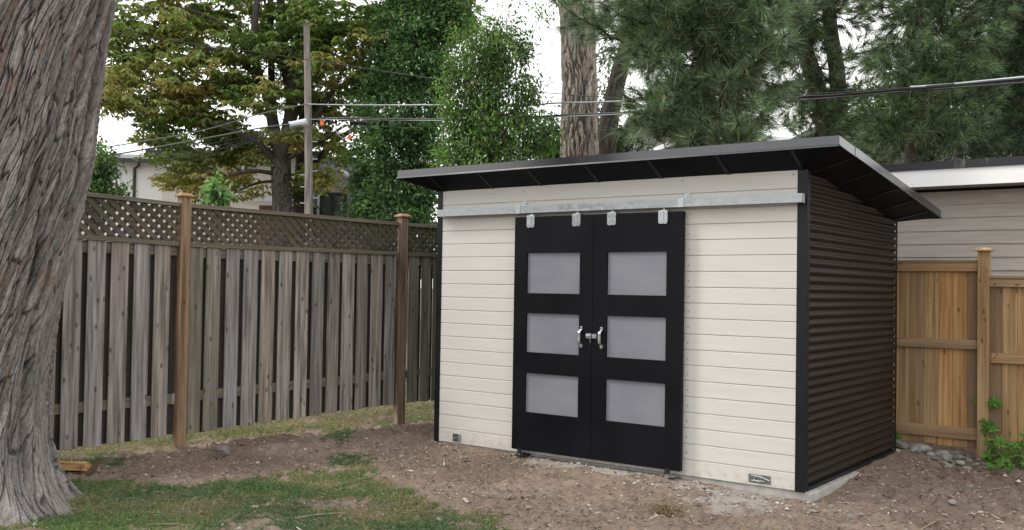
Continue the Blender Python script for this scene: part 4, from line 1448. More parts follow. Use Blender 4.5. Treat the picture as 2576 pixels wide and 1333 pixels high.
leafy('corner_shrub', 'bright green leafy bush against the white stucco house beside the leaning trunk', 236, 16, [at(236, 1010, 16), at(236, 700, 16), at(236, 520, 16), at(236, 420, 16)], .04, .015,
      [(225, 440, 34, 40, 16, .5), (262, 410, 26, 32, 16, .4), (232, 490, 40, 30, 16, .5), (285, 470, 30, 22, 16, .4, .5), (250, 372, 22, 18, 16, .3, .5), (300, 490, 26, 14, 16, .3, .5)],
      120, 2600, np.array([.08, .08, .08]), .085, .04, [(0.06, 0.13, 0.03), (0.10, 0.18, 0.05), (0.04, 0.08, 0.025)], [.4, .3, .3], cat='bush')
# maple sapling
leafy('maple_sapling', 'pale green maple sapling peeping over the fence beside the left post', 545, 12, [at(548, 1060, 12), at(546, 700, 12), at(545, 520, 12), at(546, 462, 12)], .015, .006,
      [(548, 480, 24, 24, 12, .15), (540, 505, 28, 14, 12, .15), (558, 466, 12, 12, 12, .1)], 24, 150, np.array([.05, .05, .05]), .11, .085, [(0.15, 0.27, 0.10), (0.22, 0.36, 0.15)], [.5, .5], droop=-.6, tip=1.1, cat='sapling')

# big furrowed trunk
td = 20.0
fr = at(1456, 720, td)
fr[2] = 0
ft = thing('furrowed_tree', tuple(fr), 'tall thick trunk with deeply furrowed pale bark rising behind the shed roof', 'tree')
prof_ = [(1020, 1456, 62), (720, 1456, 48), (400, 1457, 46), (300, 1456, 43), (200, 1457, 41), (100, 1454, 41), (0, 1450, 44), (-150, 1446, 44), (-420, 1450, 36)]
cz = np.array([at(x, y, td) for y, x, r in prof_])
zs2 = np.arange(-.2, at(0, -420, td)[2], 0.035)
C2 = np.stack([np.interp(zs2, cz[:, 2], cz[:, 0]), np.interp(zs2, cz[:, 2], cz[:, 1]), zs2], 1)
R2 = np.interp(zs2, cz[:, 2], [r * td / FPX for _, _, r in prof_])
b = MB()
bark_trunk(b, C2, R2, facing_angles(190, 30), 0.060, 0.60, 0.040, 0.02, [(0.42, 0.37, 0.32), (0.28, 0.24, 0.205), (0.06, 0.047, 0.04), (0.34, 0.20, 0.10)], 77, 0.05, crackw=0.34)
b.build('trunk', M['bark_far'], ft, smooth=True, org=fr)
b = MB()
S, O, _, _ = blob_points([(1400, -260, 240, 90, 20, 2.5), (1600, -300, 220, 90, 20, 2.5), (1290, 20, 55, 40, 20, .8, .25), (1370, 30, 40, 40, 20, .8, .3)], 260, 0.3)
k = rng.integers(0, 260, 5200)
cc = mix_cols(5200, [(0.04, 0.08, 0.022), (0.075, 0.13, 0.035)], [.6, .4])
leaves(b, S[k] + rng.normal(size=(5200, 3)) * .22, rng.normal(size=(5200, 3)) + np.array([0, 0, -.8]), rng.uniform(.09, .15, 5200), .045, cc, cc * 1.2)
b.build('crown', M['leaf'], ft, org=fr)
# slanting dark trunk
sr = at(1522, 720, 22)
sr[2] = 0
st = thing('slanting_tree', tuple(sr), 'dark slanting trunk just right of the furrowed trunk', 'tree')
b = MB()
P = smooth_path([at(1512, 985, 22), at(1517, 600, 22), at(1522, 400, 22), at(1533, 300, 22), at(1556, 190, 22), at(1590, 60, 22), at(1610, -80, 22)], 60)
P = P[P[:, 2] > -.2]
bark_trunk(b, P[np.argsort(P[:, 2])], np.interp(np.sort(P[:, 2]), [0, 3, 7], [.30, .26, .16]), facing_angles(60, 20), 0.08, 0.25, 0.025, 0.0, [(0.075, 0.062, 0.052), (0.042, 0.035, 0.03), (0.015, 0.013, 0.011), (0.06, 0.042, 0.03)], 91, 0.05)
b.build('trunk', M['bark_far'], st, smooth=True, org=sr)


def needle_tufts(bb, T, D, n_per, L, w, cols, p, spread=0.9):
    """bundles of long needles at points T bursting along D"""
    n = len(T) * n_per
    k = np.repeat(np.arange(len(T)), n_per)
    d = unit(unit(D)[k] * spread + rng.normal(size=(n, 3)) * 0.5)
    d[:, 2] -= 0.12
    base = T[k] - unit(D)[k] * (rng.uniform(0, 0.10, n))[:, None]
    l_ = (L * rng.uniform(0.7, 1.15, n))[:, None]
    s = unit(np.cross(d, rng.normal(size=(n, 3)))) * w
    tipp = base + d * l_
    tipp[:, 2] -= 0.12 * l_[:, 0]
    V = np.stack([base - s, base + s, tipp], 1).reshape(-1, 3)
    F = np.arange(3 * n).reshape(-1, 3)
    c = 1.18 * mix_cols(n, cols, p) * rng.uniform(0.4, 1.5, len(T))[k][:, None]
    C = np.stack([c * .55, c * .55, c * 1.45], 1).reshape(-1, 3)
    bb.add(V, F, C)


def pine(name, label, base_v, d, trunk, r0_, r1_, region, n_bough, tufts, n_per, L, w, cols, p, depth_r=1.3, stems=(), low=0.25):
    r0 = at(base_v, 720, d)
    r0[2] = 0
    t = thing(name, tuple(r0), label, 'pine tree')
    bb = MB()
    P = smooth_path([at(x, y, d) for x, y in trunk], 40)
    P = P[P[:, 2] > -.2]
    bb.tube(P, np.linspace(r0_, r1_, len(P)), 12)
    for pts, a_, c_ in stems:
        q = smooth_path([at(x, y, d) for x, y in pts], 20)
        bb.tube(q, np.linspace(a_, c_, 20), 10)
    bb.build('trunk', M['bark_dark'], t, smooth=True, org=r0)
    reg = np.asarray(region, float)
    pts = []
    while len(pts) < n_bough:
        q = np.array([rng.uniform(reg[:, 0].min(), reg[:, 0].max()), rng.uniform(reg[:, 1].min(), reg[:, 1].max())])
        if inpoly(np.array([q[0]]), np.array([q[1]]), reg)[0]:
            pts.append(q)
    bb = MB()
    T, D = [], []
    for q in pts:
        dd = d + rng.uniform(-depth_r, depth_r * .7)
        E_ = at(q[0], q[1], dd)
        zt = E_[2] + rng.uniform(-.1, .9)
        A = P[np.argmin(abs(P[:, 2] - zt))]
        path = curve(A, E_, sag=rng.uniform(.05, .35), n=10, wob=.02)
        rr_ = 0.006 + 0.010 * np.linalg.norm(E_ - A)
        bb.tube(path, np.linspace(min(.03, rr_), .004, 10), 5)
        dirn = unit(path[-1] - path[-3])
        for s in range(tufts):
            f = rng.uniform(low, 1.0) if s else 1.0
            i = min(8, int(f * 9))
            root_ = path[i] * (1 - (f * 9 - i)) + path[i + 1] * (f * 9 - i) if i < 9 else path[9]
            off = rng.normal(size=3) * np.array([.5, .5, .3]) + dirn * .9
            off = unit(off) * rng.uniform(.10, .42) * (1 if s else 0.2)
            e_ = root_ + off
            if s % 2 == 0:
                bb.tube(np.array([root_, (root_ + e_) / 2 + np.array([0, 0, -.02]), e_]), [.005, .004, .003], 4, cap=False)
            T.append(e_)
            D.append(off + np.array([0, 0, .10]) + dirn * .1)
    bb.build('boughs', M['bark_dark'], t, smooth=True, org=r0)
    bb = MB()
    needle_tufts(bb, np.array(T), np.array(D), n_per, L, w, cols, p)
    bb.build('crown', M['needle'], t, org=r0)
    return t


PC = [(0.095, 0.155, 0.078), (0.15, 0.23, 0.115), (0.235, 0.315, 0.165), (0.24, 0.16, 0.075)]
pine('long_needled_pine', 'near pine with long drooping needles over the left half of the shed roof', 1785, 11.5, [(1792, 1050), (1790, 700), (1786, 400), (1780, 250), (1776, 100), (1772, -150)], .13, .07,
     [(1385, -60), (1385, 20), (1420, 75), (1530, 100), (1625, 180), (1640, 260), (1590, 310), (1640, 350), (1720, 372), (1900, 355), (1960, 250), (2000, 120), (1990, -80)], 130, 15, 56, .225, .0033, PC, [.4, .35, .2, .05], depth_r=1.5)
PD = [(0.055, 0.098, 0.042), (0.09, 0.15, 0.06), (0.145, 0.215, 0.085), (0.15, 0.13, 0.06)]
pine('twin_stem_pine', 'twin stemmed pine standing in the middle distance above the front corner of the shed roof', 2080, 16, [(2100, 920), (2095, 600), (2088, 400), (2072, 300), (2045, 190), (2010, 80), (1985, -40), (1970, -120)], .20, .10,
     [(1930, -70), (1930, 120), (1900, 200), (1960, 300), (2000, 350), (2100, 370), (2200, 340), (2180, 200), (2200, -70)], 66, 15, 46, .20, .0038, PD, [.4, .35, .2, .05], depth_r=1.6,
     stems=[([(2108, 420), (2112, 300), (2105, 180), (2088, 60), (2080, -100)], .16, .10)])
pine('dark_trunk_pine', 'tall pine with a single dark brown trunk above the garage roof', 2305, 13.5, [(2296, 1000), (2298, 700), (2300, 400), (2306, 300), (2318, 200), (2330, 80), (2336, -120)], .15, .10,
     [(2160, -80), (2150, 100), (2200, 250), (2120, 330), (2140, 380), (2300, 395), (2480, 385), (2520, 300), (2480, 150), (2540, -80)], 104, 15, 48, .20, .0035, PD, [.3, .4, .25, .05], depth_r=1.7)
pine('edge_pine', 'dark pine filling the right edge above the garage', 2560, 15, [(2575, 980), (2572, 700), (2570, 400), (2565, 200), (2560, -100)], .15, .09,
     [(2440, -80), (2420, 100), (2440, 250), (2420, 385), (2640, 385), (2660, -80)], 88, 15, 46, .20, .0038, [(0.035, 0.065, 0.028), (0.058, 0.10, 0.042), (0.10, 0.155, 0.062)], [.45, .4, .15], depth_r=1.7)
leafy('backdrop_tree', 'dense yellow green tree glimpsed far behind the right-hand pines', 2330, 21.5, [at(2330, 900, 21.5), at(2330, 500, 21.5), at(2335, 300, 21.5), at(2340, 150, 21.5)], .12, .04,
      [(2250, 260, 90, 60, 21.5, 1), (2380, 230, 110, 80, 21.5, 1), (2500, 180, 90, 90, 21.5, 1), (2520, 320, 90, 60, 21.5, 1), (2200, 330, 70, 40, 21.5, 1), (2420, 340, 90, 40, 21.5, 1), (2560, 60, 60, 90, 21.5, 1, .7)],
      420, 9000, np.array([.2, .2, .2]), .14, .07, [(0.03, 0.06, 0.02), (0.06, 0.10, 0.03), (0.11, 0.16, 0.04)], [.5, .35, .15])

# ---------------------------------------------------------------- utility pole and cables
pd = 26.0
pr = at(777, 720, pd)
pr[2] = 0
pole = thing('utility_pole', tuple(pr), 'weathered wooden utility pole with step bolts and a pale splice case behind the fence', 'utility pole')
b = MB()
P = np.array([at(779, 970, pd), at(778, 720, pd), at(777, 540, pd), at(775, 260, pd), at(771, 58, pd)])
P[0, 2] = -.3
Pp = smooth_path(P, 40)
b.tube(Pp, np.linspace(.150, .078, 40), 16, (0.5, 0.3, 0))
b.build('shaft', M['pole'], pole, smooth=True, org=pr)
pxm = pd / FPX
for vy, s in ((440, -1), (400, 1), (498, 1), (470, -1), (511, -1), (430, 1), (331, -1), (356, 1)):
    A = at(777 + s * 9, vy, pd)
    B = at(777 + s * 21, vy, pd)
    b = MB()
    b.tube([A, B, B + np.array([0, 0, .06])], .012, 6)
    b.build('step_bolt', M['case'], pole, org=pr)
b = MB()
A, B = at(729, 315, pd - .25), at(772, 306, pd - .25)
b.tube([A, A + (B - A) * .04, A + (B - A) * .05, B], [.105, .105, .09, .09], 14)
b.build('splice_case', M['case'], pole, smooth=False, org=pr)
b = MB()
A, B = at(882, 309, pd - .9), at(925, 309, pd - 1.0)
sp = np.linspace(0, 1, 25)[:, None]
b.tube(A + (B - A) * sp, .05 + .018 * np.cos(np.arange(25) * np.pi * .62), 10)
b.build('cable_damper', M['rubber'], pole, org=pr)


def cable(pts, r, label, mat='cable', n=40, grp='overhead utility cables', name='utility_cable'):
    P = smooth_path([at(*q) for q in pts], n)
    bb = MB()
    o_ = P[0].copy()
    bb.tube(P, r, 6)
    o = bb.build(name, M[mat], None, smooth=True, org=o_)
    o.location = tuple(o_)
    return tag(o, label, 'cable', grp)


cable([(-300, -20, 20), (275, 78, 22.5), (775, 150, 24), (1200, 213, 22), (1500, 243, 19), (1900, 255, 15), (2250, 232, 12.5), (2800, 190, 10)], .010, 'long thin cable sagging from the upper left across the pole toward the right pines')
cable([(-200, 440, 17), (225, 377, 21), (500, 330, 24), (648, 288, 25.5), (758, 264, 25.8), (775, 262, 25.8)], .014, 'upper cable running from the pole top fitting down to the left', 'cable_m')
cable([(-200, 440, 16), (222, 398, 21), (450, 360, 23.5), (648, 323, 25.3), (730, 312, 25.6)], .020, 'thick grey cable leaving the pale splice case to the left', 'cable_m')
cable([(775, 262, 25.8), (900, 264, 24), (1110, 264, 21.5), (1300, 266, 19.2), (1400, 259, 18), (1500, 257, 16.5), (1650, 250, 14.8)], .016, 'silver upper cable from the pole to the right, highest of the bundles', 'cable_g')
cable([(800, 297, 25.6), (880, 297, 25), (1120, 300, 21.5), (1300, 296, 19), (1420, 290, 17.5), (1560, 284, 16), (1750, 270, 14)], .022, 'dark thick lower cable bundle from the pole to the right')
cable([(780, 300, 25.6), (900, 301, 24.8), (1120, 303, 21.4), (1300, 299, 18.9), (1420, 293, 17.4), (1560, 287, 15.9), (1750, 273, 13.9)], .010, 'thin lashing cable just beneath the dark lower bundle', 'cable_g')
cable([(1750, 270, 14), (1990, 246, 12), (2100, 240, 11.3), (2300, 222, 10.3), (2576, 197, 9.2), (3000, 160, 8)], .017, 'thick black cable crossing in front of the right-hand pines')
cable([(2290, 219, 10.2), (2380, 213, 9.9), (2576, 194, 9.15), (3000, 156, 8)], .013, 'pale grey cable sleeve above the black cable at the right edge', 'cable_g')
cable([(1750, 250, 14.5), (1990, 238, 12.2), (2150, 230, 11), (2300, 219, 10.2), (2400, 210, 9.8)], .006, 'fine wire just above the black cable before the dark trunked pine')
cable([(1430, 319, 19), (1480, 326, 18), (1560, 326, 17), (1640, 320, 16)], .006, 'slack thin wire crossing low on the furrowed trunk')
for k, (yl, yr) in enumerate(((372, 318), (388, 322), (402, 326), (420, 330), (396, 334))):
    cable([(330 + 20 * k, yl + 8, 23), (540, (yl + yr) / 2 + 14, 24.5), (680, yr + 10, 25.4), (760, yr - 4, 25.7)], .008,
          ['topmost thin drop wire fanning left from the pole', 'second drop wire from the top of the left fan', 'middle drop wire of the left fan at the pole', 'lowest drop wire of the left fan, drooping most', 'fourth drop wire down in the left fan at the pole'][k], grp='drop wires fanning left of the pole')
cable([(783, 315, 25.6), (830, 330, 25.3), (880, 333, 25), (935, 322, 24.5), (1000, 312, 23.5)], .007, 'thin slack wire looping right of the pole under the bundle')
cable([(786, 308, 25.6), (860, 316, 25.2), (950, 318, 24.5), (1060, 322, 23)], .007, 'thin straight service wire below the dark bundle by the columnar tree')
cable([(845, 318, 25.1), (848, 335, 25.1), (862, 347, 25.1), (875, 344, 25.1), (884, 320, 25.1), (890, 300, 25)], .011, 'hanging cable loop beside the orange tag', 'cable_g', name='cable_loop')
for (vx, vy, tilt, lab) in ((843 / 1, 309, .1, 'small orange tag clipped on the cables right next to the pole'), (879, 345, .5, 'orange tag hanging at the bottom of the cable loop')):
    if vx == 843:
        vx, vy = 810, 309
    c = at(vx, vy, 25.0)
    R_ = np.stack([RV, FV, UV], 1) @ np.array([[math.cos(tilt), 0, math.sin(tilt)], [0, 1, 0], [-math.sin(tilt), 0, math.cos(tilt)]])
    bb = MB()
    bb.box(-.045, .045, -.006, .006, -.065, .065, M=(R_, (0, 0, 0)))
    o = bb.build('cable_tag', M['orange'], None, bevel=.004)
    o.location = tuple(c)
    tag(o, lab, 'tag')

# ---------------------------------------------------------------- grass, chips, stones
def scatter(n, x0, x1, y0, y1, dens):
    x, y = rng.uniform(x0, x1, n), rng.uniform(y0, y1, n)
    keep = rng.uniform(size=n) < dens(x, y)
    return x[keep], y[keep]


def off_shed(x, y):
    return ~((x > -3.72) & (x < 0.07) & (y > -0.01) & (y < 2.45))


NX = [scatter(330000, -7.5, 0.3, -5.2, 2.9, lambda x, y: np.where(off_shed(x, y) & ~behind_fence(x, y), smooth01(grass_amount(x, y), 0.08, 0.75), 0)),
      scatter(50000, -8.8, -4.4, -3.5, 4.5, lambda x, y: np.where(behind_fence(x, y), .9 * grass_amount(x, y), 0)),
      scatter(9000, -5.4, 2.4, -5.2, 2.6, lambda x, y: np.where(off_shed(x, y), smooth01(fbm(x * 4, y * 4, 91, 3), .60, .72) * .8, 0))]
gx_, gy_ = np.concatenate([q[0] for q in NX]), np.concatenate([q[1] for q in NX])
n = len(gx_)
gz_ = ground_z(gx_, gy_)
L = rng.uniform(.020, .058, n) * (0.6 + .8 * fbm(gx_ * 2.5, gy_ * 2.5, 44, 2)) * np.where(behind_fence(gx_, gy_), 1.7, 1.0)
D = unit(np.stack([rng.normal(size=n) * .75, rng.normal(size=n) * .75, np.full(n, .75)], 1))
dry = smooth01(fbm(gx_ * 2.6 + 7, gy_ * 2.6, 47, 4) + rng.normal(size=n) * .10, .48, .76)
deep = smooth01(fbm(gx_ * 1.6 + 17, gy_ * 1.6, 48, 3), .35, .65)
behind = behind_fence(gx_, gy_)
ga_ = np.array([0.110, 0.195, 0.052])[None] * (1 - deep[:, None]) + np.array([0.072, 0.160, 0.058])[None] * deep[:, None]
gb_ = np.array([0.33, 0.29, 0.15])
cc = ga_ * (1 - dry[:, None]) + gb_ * dry[:, None]
bdry = smooth01(fbm(gx_ * 3.1, gy_ * 3.1, 49, 3), .38, .66)[:, None]
cc = np.where(behind[:, None], np.array([0.15, 0.22, 0.055]) * (1 - bdry) + np.array([0.34, 0.30, 0.13]) * bdry, cc) * rng.uniform(.65, 1.4, (n, 1))
b = MB()
s = unit(np.cross(D, np.stack([rng.normal(size=n), rng.normal(size=n), np.zeros(n)], 1))) * rng.uniform(.0016, .0032, n)[:, None]
base_ = np.stack([gx_, gy_, gz_ - .004], 1)
midp = base_ + D * L[:, None] * .6
tp_ = base_ + D * L[:, None] + np.stack([D[:, 0], D[:, 1], -np.abs(D[:, 0])], 1) * L[:, None] * .35
V = np.stack([base_ - s, base_ + s, midp + s * .8, midp - s * .8, tp_], 1).reshape(-1, 3)
i5 = np.arange(n)[:, None] * 5
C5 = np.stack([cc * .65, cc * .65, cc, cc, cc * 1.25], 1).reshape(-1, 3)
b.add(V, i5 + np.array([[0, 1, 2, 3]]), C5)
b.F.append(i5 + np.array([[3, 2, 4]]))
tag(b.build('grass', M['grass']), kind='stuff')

# wood chips and litter: small flat slivers
x, y = scatter(105000, -6.0, 2.6, -4.8, 2.7, lambda x, y: np.where(off_shed(x, y) & ~behind_fence(x, y), np.clip(.18 + .75 * smooth01(fbm(x * 2.4, y * 2.4, 66, 4), .40, .68) - .7 * grass_amount(x, y), .05, 1), 0))
n = len(x)
z = ground_z(x, y)
a = rng.uniform(0, np.pi * 2, n)
ln = rng.gamma(1.5, .0045, n) + .004
wd = ln * rng.uniform(.15, .5, n)
til = rng.normal(size=n) * .22
U_ = np.stack([np.cos(a), np.sin(a), til], 1) * ln[:, None]
W_ = np.stack([-np.sin(a), np.cos(a), rng.normal(size=n) * .25], 1) * wd[:, None]
c_ = np.stack([x, y, z + .004 + np.abs(til) * ln * .8], 1)
jit = lambda: rng.uniform(.6, 1.1, (n, 1))
V = np.stack([c_ - U_ * jit() - W_ * jit() * .5, c_ + U_ * jit() - W_ * jit(), c_ + U_ * jit() + W_ * jit() * .6, c_ - U_ * jit() + W_ * jit()], 1).reshape(-1, 3)
cc = mix_cols(n, [(0.40, 0.325, 0.26), (0.27, 0.205, 0.16), (0.10, 0.070, 0.054), (0.52, 0.47, 0.40)], [.25, .37, .34, .04])
b = MB()
b.add(V, np.arange(4 * n).reshape(-1, 4), np.repeat(cc, 4, 0))
tag(b.build('wood_chips', M['chips']), kind='stuff')

# gravel: tiny pebbles, denser in the pale band at the foot of the shed
def gravel_d(x, y):
    wcx = inpoly(x + rng.normal(size=len(x)) * .12, y + rng.normal(size=len(x)) * .12, CHIPS)
    return np.where(off_shed(x, y) & ~behind_fence(x, y), np.where(wcx, .75, .12 * (1 - .6 * grass_amount(x, y))), 0)


OCT = np.array([(1, 0, 0), (-1, 0, 0), (0, 1, 0), (0, -1, 0), (0, 0, 1), (0, 0, -1)], float)
OF = np.array([(0, 2, 4), (2, 1, 4), (1, 3, 4), (3, 0, 4), (2, 0, 5), (1, 2, 5), (3, 1, 5), (0, 3, 5)])
x, y = scatter(60000, -6.0, 2.6, -4.6, 2.6, gravel_d)
n = len(x)
sz = rng.gamma(2.2, .0028, n) + .003
S3 = sz[:, None, None] * rng.uniform(.5, 1.2, (n, 1, 3)) * np.array([1, 1, .6])
th = rng.uniform(0, 6.28, n)
V = OCT[None] * S3 * rng.uniform(.75, 1.25, (n, 6, 1))
Vx = V[..., 0] * np.cos(th)[:, None] - V[..., 1] * np.sin(th)[:, None]
Vy = V[..., 0] * np.sin(th)[:, None] + V[..., 1] * np.cos(th)[:, None]
V = np.stack([Vx + x[:, None], Vy + y[:, None], V[..., 2] + (ground_z(x, y) + sz * .25)[:, None]], -1).reshape(-1, 3)
F = (OF[None] + (np.arange(n) * 6)[:, None, None]).reshape(-1, 3)
cc = mix_cols(n, [(0.46, 0.43, 0.39), (0.33, 0.29, 0.25), (0.20, 0.165, 0.14)], [.4, .35, .25])
b = MB()
b.add(V, F, np.repeat(cc, 6, 0))
tag(b.build('gravel', M['chips']), kind='stuff')


def rock(x, y, s, mat, label, group=None, name='stone', flat=.65, seed=0):
    n1, n2 = 14, 9
    u, v = np.meshgrid(np.linspace(0, 2 * np.pi, n1, endpoint=False), np.linspace(.02, np.pi - .02, n2), indexing='ij')
    d = np.stack([np.cos(u) * np.sin(v), np.sin(u) * np.sin(v), np.cos(v)], -1)
    rad = 1 + .5 * (fbm(d[..., 0] * 1.4 + seed * 3.1 + 50, d[..., 1] * 1.4 + d[..., 2] * 1.7 + 50, seed, 3) - .5)
    # flattened facets
    for _ in range(5):
        f = rand_dirs(1)[0]
        lim = rng.uniform(.62, .85)
        pr_ = (d @ f) * rad
        rad = np.where(pr_ > lim, lim / (d @ f + 1e-9), rad)
    P = d * rad[..., None] * s * np.array([rng.uniform(.9, 1.3), rng.uniform(.75, 1.0), flat])
    i, j = np.meshgrid(np.arange(n1), np.arange(n2 - 1), indexing='ij')
    F = np.stack([i * n2 + j, i * n2 + j + 1, ((i + 1) % n1) * n2 + j + 1, ((i + 1) % n1) * n2 + j], -1).reshape(-1, 4)
    bb = MB()
    bb.add(P.reshape(-1, 3), F)
    b0 = 0
    bb.F.append(np.array([[i_ * n2 for i_ in range(n1)][::-1]]))
    bb.F.append(np.array([[i_ * n2 + n2 - 1 for i_ in range(n1)]]))
    o = bb.build(name, mat, None, smooth=False)
    gz0 = float(ground_z(np.array([x]), np.array([y]))[0])
    o.location = (x, y, gz0 + s * flat * .45)
    o.rotation_euler = (rng.uniform(-.15, .15), rng.uniform(-.15, .15), rng.uniform(0, 6.28))
    return tag(o, label, 'stone', group)


rock(-4.497, -1.79, .062, M['stone'], 'rounded grey stone alone on the dirt right of the near fence post', flat=.9, seed=3)
RL = 'pale rubble stone at the foot of the cedar fence'
RG = 'rubble stones along the foot of the cedar fence'
RB = [(-0.02, 2.62, .07), (0.08, 2.72, .05), (0.12, 2.58, .06), (0.20, 2.66, .045), (0.30, 2.72, .05), (0.02, 2.74, .05), (0.42, 2.78, .07), (0.36, 2.62, .055), (0.48, 2.62, .045), (0.55, 2.70, .05), (0.25, 2.52, .035), (0.43, 2.50, .06),
      (0.52, 2.48, .05), (0.36, 2.42, .03), (0.60, 2.40, .03), (0.16, 2.46, .035), (0.30, 2.36, .025), (0.57, 2.26, .035), (0.70, 2.32, .03), (0.46, 2.18, .035), (0.54, 2.14, .04), (0.62, 2.10, .028), (-0.14, 2.70, .05), (0.66, 2.55, .03), (0.74, 2.44, .035), (-0.1, 2.58, .03), (0.2, 2.8, .05), (0.52, 2.82, .05), (0.10, 2.83, .04), (0.34, 2.84, .045)]
for k in range(12):
    RB.append((rng.uniform(-.18, .74), rng.uniform(2.08, 2.82), rng.uniform(.012, .05)))
for k, (x, y, s) in enumerate(RB):
    s = s * 1.15
    rock(x + rng.uniform(-.02, .02), y + rng.uniform(-.02, .02), s, M['stone_pale'] if k % 3 else M['stone'], RL, RG, 'rubble_stone', .6, k)
rock(0.16, 2.60, .085, M['stone_pale'], 'biggest pale chalky rock in the rubble under the cedar fence', None, 'rubble_rock', .55, 71)
SG = 'small stones scattered on the open dirt'
for k, (vx, vy, s) in enumerate([(1180, 1075, .022), (815, 1180, .018), (1105, 1308, .03), (640, 1276, .025), (905, 1210, .018), (520, 1135, .018), (1010, 1150, .022), (1330, 1290, .02), (2140, 1300, .04), (2090, 1275, .02), (1700, 1260, .018), (2250, 1270, .02), (455, 1130, .02), (385, 1155, .016), (1540, 1305, .02), (2440, 1230, .03), (2395, 1275, .03)]):
    o_, r_ = CAM, at(vx, vy, 1) - CAM
    t_ = -CAM[2] / r_[2]
    q = CAM + t_ * r_
    rock(q[0], q[1], s, M['stone_pale'], 'small pale stone lying loose on the open dirt', SG, 'loose_stone', .6, 100 + k)

# split log piece and bark curl by the trunk
lz = float(ground_z(np.array([-4.85]), np.array([-2.98]))[0])
lg = MB()
nu = 26
uu = np.linspace(-.20, .17, nu)
vv = np.linspace(-.10, .10, 12)
A_, B_ = np.meshgrid(uu, vv, indexing='ij')
H_ = .09 + .018 * (fbm(A_ * 9 + 5, B_ * 60 + 7, 5, 3) - .5) + .02 * (fbm(A_ * 4, B_ * 14, 6, 2) - .5) - 2.2 * B_ ** 2
A2 = A_ + .035 * (hash2(np.floor(B_ * 90) + 200, np.zeros_like(B_), 3) - .5) * (np.abs(A_) > .15)
V = np.concatenate([np.stack([A2, B_, H_], -1).reshape(-1, 3), np.stack([A2, B_, np.zeros_like(A_) + .01], -1).reshape(-1, 3)])
m_ = 12
i, j = np.meshgrid(np.arange(nu - 1), np.arange(m_ - 1), indexing='ij')
Ft = np.stack([i * m_ + j, (i + 1) * m_ + j, (i + 1) * m_ + j + 1, i * m_ + j + 1], -1).reshape(-1, 4)
o2 = nu * m_
rim = [k for k in range(nu - 1)]
Fs = [(k * m_, o2 + k * m_, o2 + (k + 1) * m_, (k + 1) * m_) for k in rim] + [((k + 1) * m_ + m_ - 1, o2 + (k + 1) * m_ + m_ - 1, o2 + k * m_ + m_ - 1, k * m_ + m_ - 1) for k in rim]
Fs += [(k + 1, o2 + k + 1, o2 + k, k) for k in range(m_ - 1)] + [((nu - 1) * m_ + k, o2 + (nu - 1) * m_ + k, o2 + (nu - 1) * m_ + k + 1, (nu - 1) * m_ + k + 1) for k in range(m_ - 1)]
lg.add(V, np.vstack([Ft, Ft[:, ::-1] + o2, np.array(Fs)]))
o = lg.build('split_log', M['split'])
o.location = (-4.90, -3.00, lz + .01)
o.rotation_euler = (-.25, 0.02, math.atan2(RH[1], RH[0]) + .05)
tag(o, 'orange split log piece lying beside the base of the leaning trunk', 'log')
b = MB()
b.tube(smooth_path([(0, 0, 0), (.05, .02, .03), (.10, .05, .10), (.13, .06, .15)], 12), np.linspace(.026, .016, 12), 7, (0.16, 0.11, 0.075))
o = b.build('bark_curl', M['chips'], smooth=True)
o.location = (-4.66, -2.98, lz + .01)
tag(o, 'curled brown bark piece standing up beside the split log', 'bark')
# root tuft in the dirt
tz = float(ground_z(np.array([-0.545]), np.array([-1.112]))[0])
b = MB()
for k in range(90):
    a, r = rng.uniform(0, 6.28), rng.uniform(.02, .16)
    p0 = np.array([rng.normal() * .03, rng.normal() * .03, .01])
    p2 = np.array([math.cos(a) * r, math.sin(a) * r * .8, rng.uniform(.005, .07)])
    pm = (p0 + p2) / 2 + np.array([0, 0, rng.uniform(.02, .06)])
    g = rng.uniform(.6, 1.3)
    b.tube(smooth_path([p0, pm, p2], 6), np.linspace(.004, .0015, 6), 4, (0.24 * g, 0.175 * g, 0.095 * g))
o = b.build('root_clump', M['chips'])
o.location = (-.545, -1.13, tz)
tag(o, 'clump of dry tan roots on the dirt in front of the right door', 'root clump')
# fallen twigs
for k, (vx, vy, ln_, an, lab) in enumerate([(760, 1300, .55, .35, 'long pale stick lying in the lawn nearest the bottom edge'), (385, 1318, .5, -.1, 'thin pale twig in the grass near the leaning trunk'), (2330, 1330, .3, .8, 'forked dry twig on the dirt at the lower right'), (2500, 1235, .35, .2, 'dry twig below the creeper bush'), (1230, 1158, .2, .1, 'short brown stick on the dirt left of the doors')]):
    r_ = at(vx, vy, 1) - CAM
    q = CAM - CAM[2] / r_[2] * r_
    b = MB()
    ca, sa = math.cos(an + .64), math.sin(an + .64)
    pts = [np.array([t * ca, t * sa, .012 + .01 * math.sin(t * 9)]) * 1.0 + np.array([0, rng.normal() * .01, 0]) for t in np.linspace(-ln_ / 2, ln_ / 2, 6)]
    b.tube(smooth_path(pts, 14), np.linspace(.006, .003, 14), 5, (0.36, 0.29, 0.20))
    if k == 2:
        b.tube([pts[3], pts[3] + np.array([.05, .09, .03]), pts[3] + np.array([.07, .16, .03])], [.004, .003, .002], 5, (0.3, 0.24, 0.17))
    o = b.build('twig', M['chips'])
    o.location = (q[0], q[1], float(ground_z(np.array([q[0]]), np.array([q[1]]))[0]))
    tag(o, lab, 'twig', 'twigs on the ground')

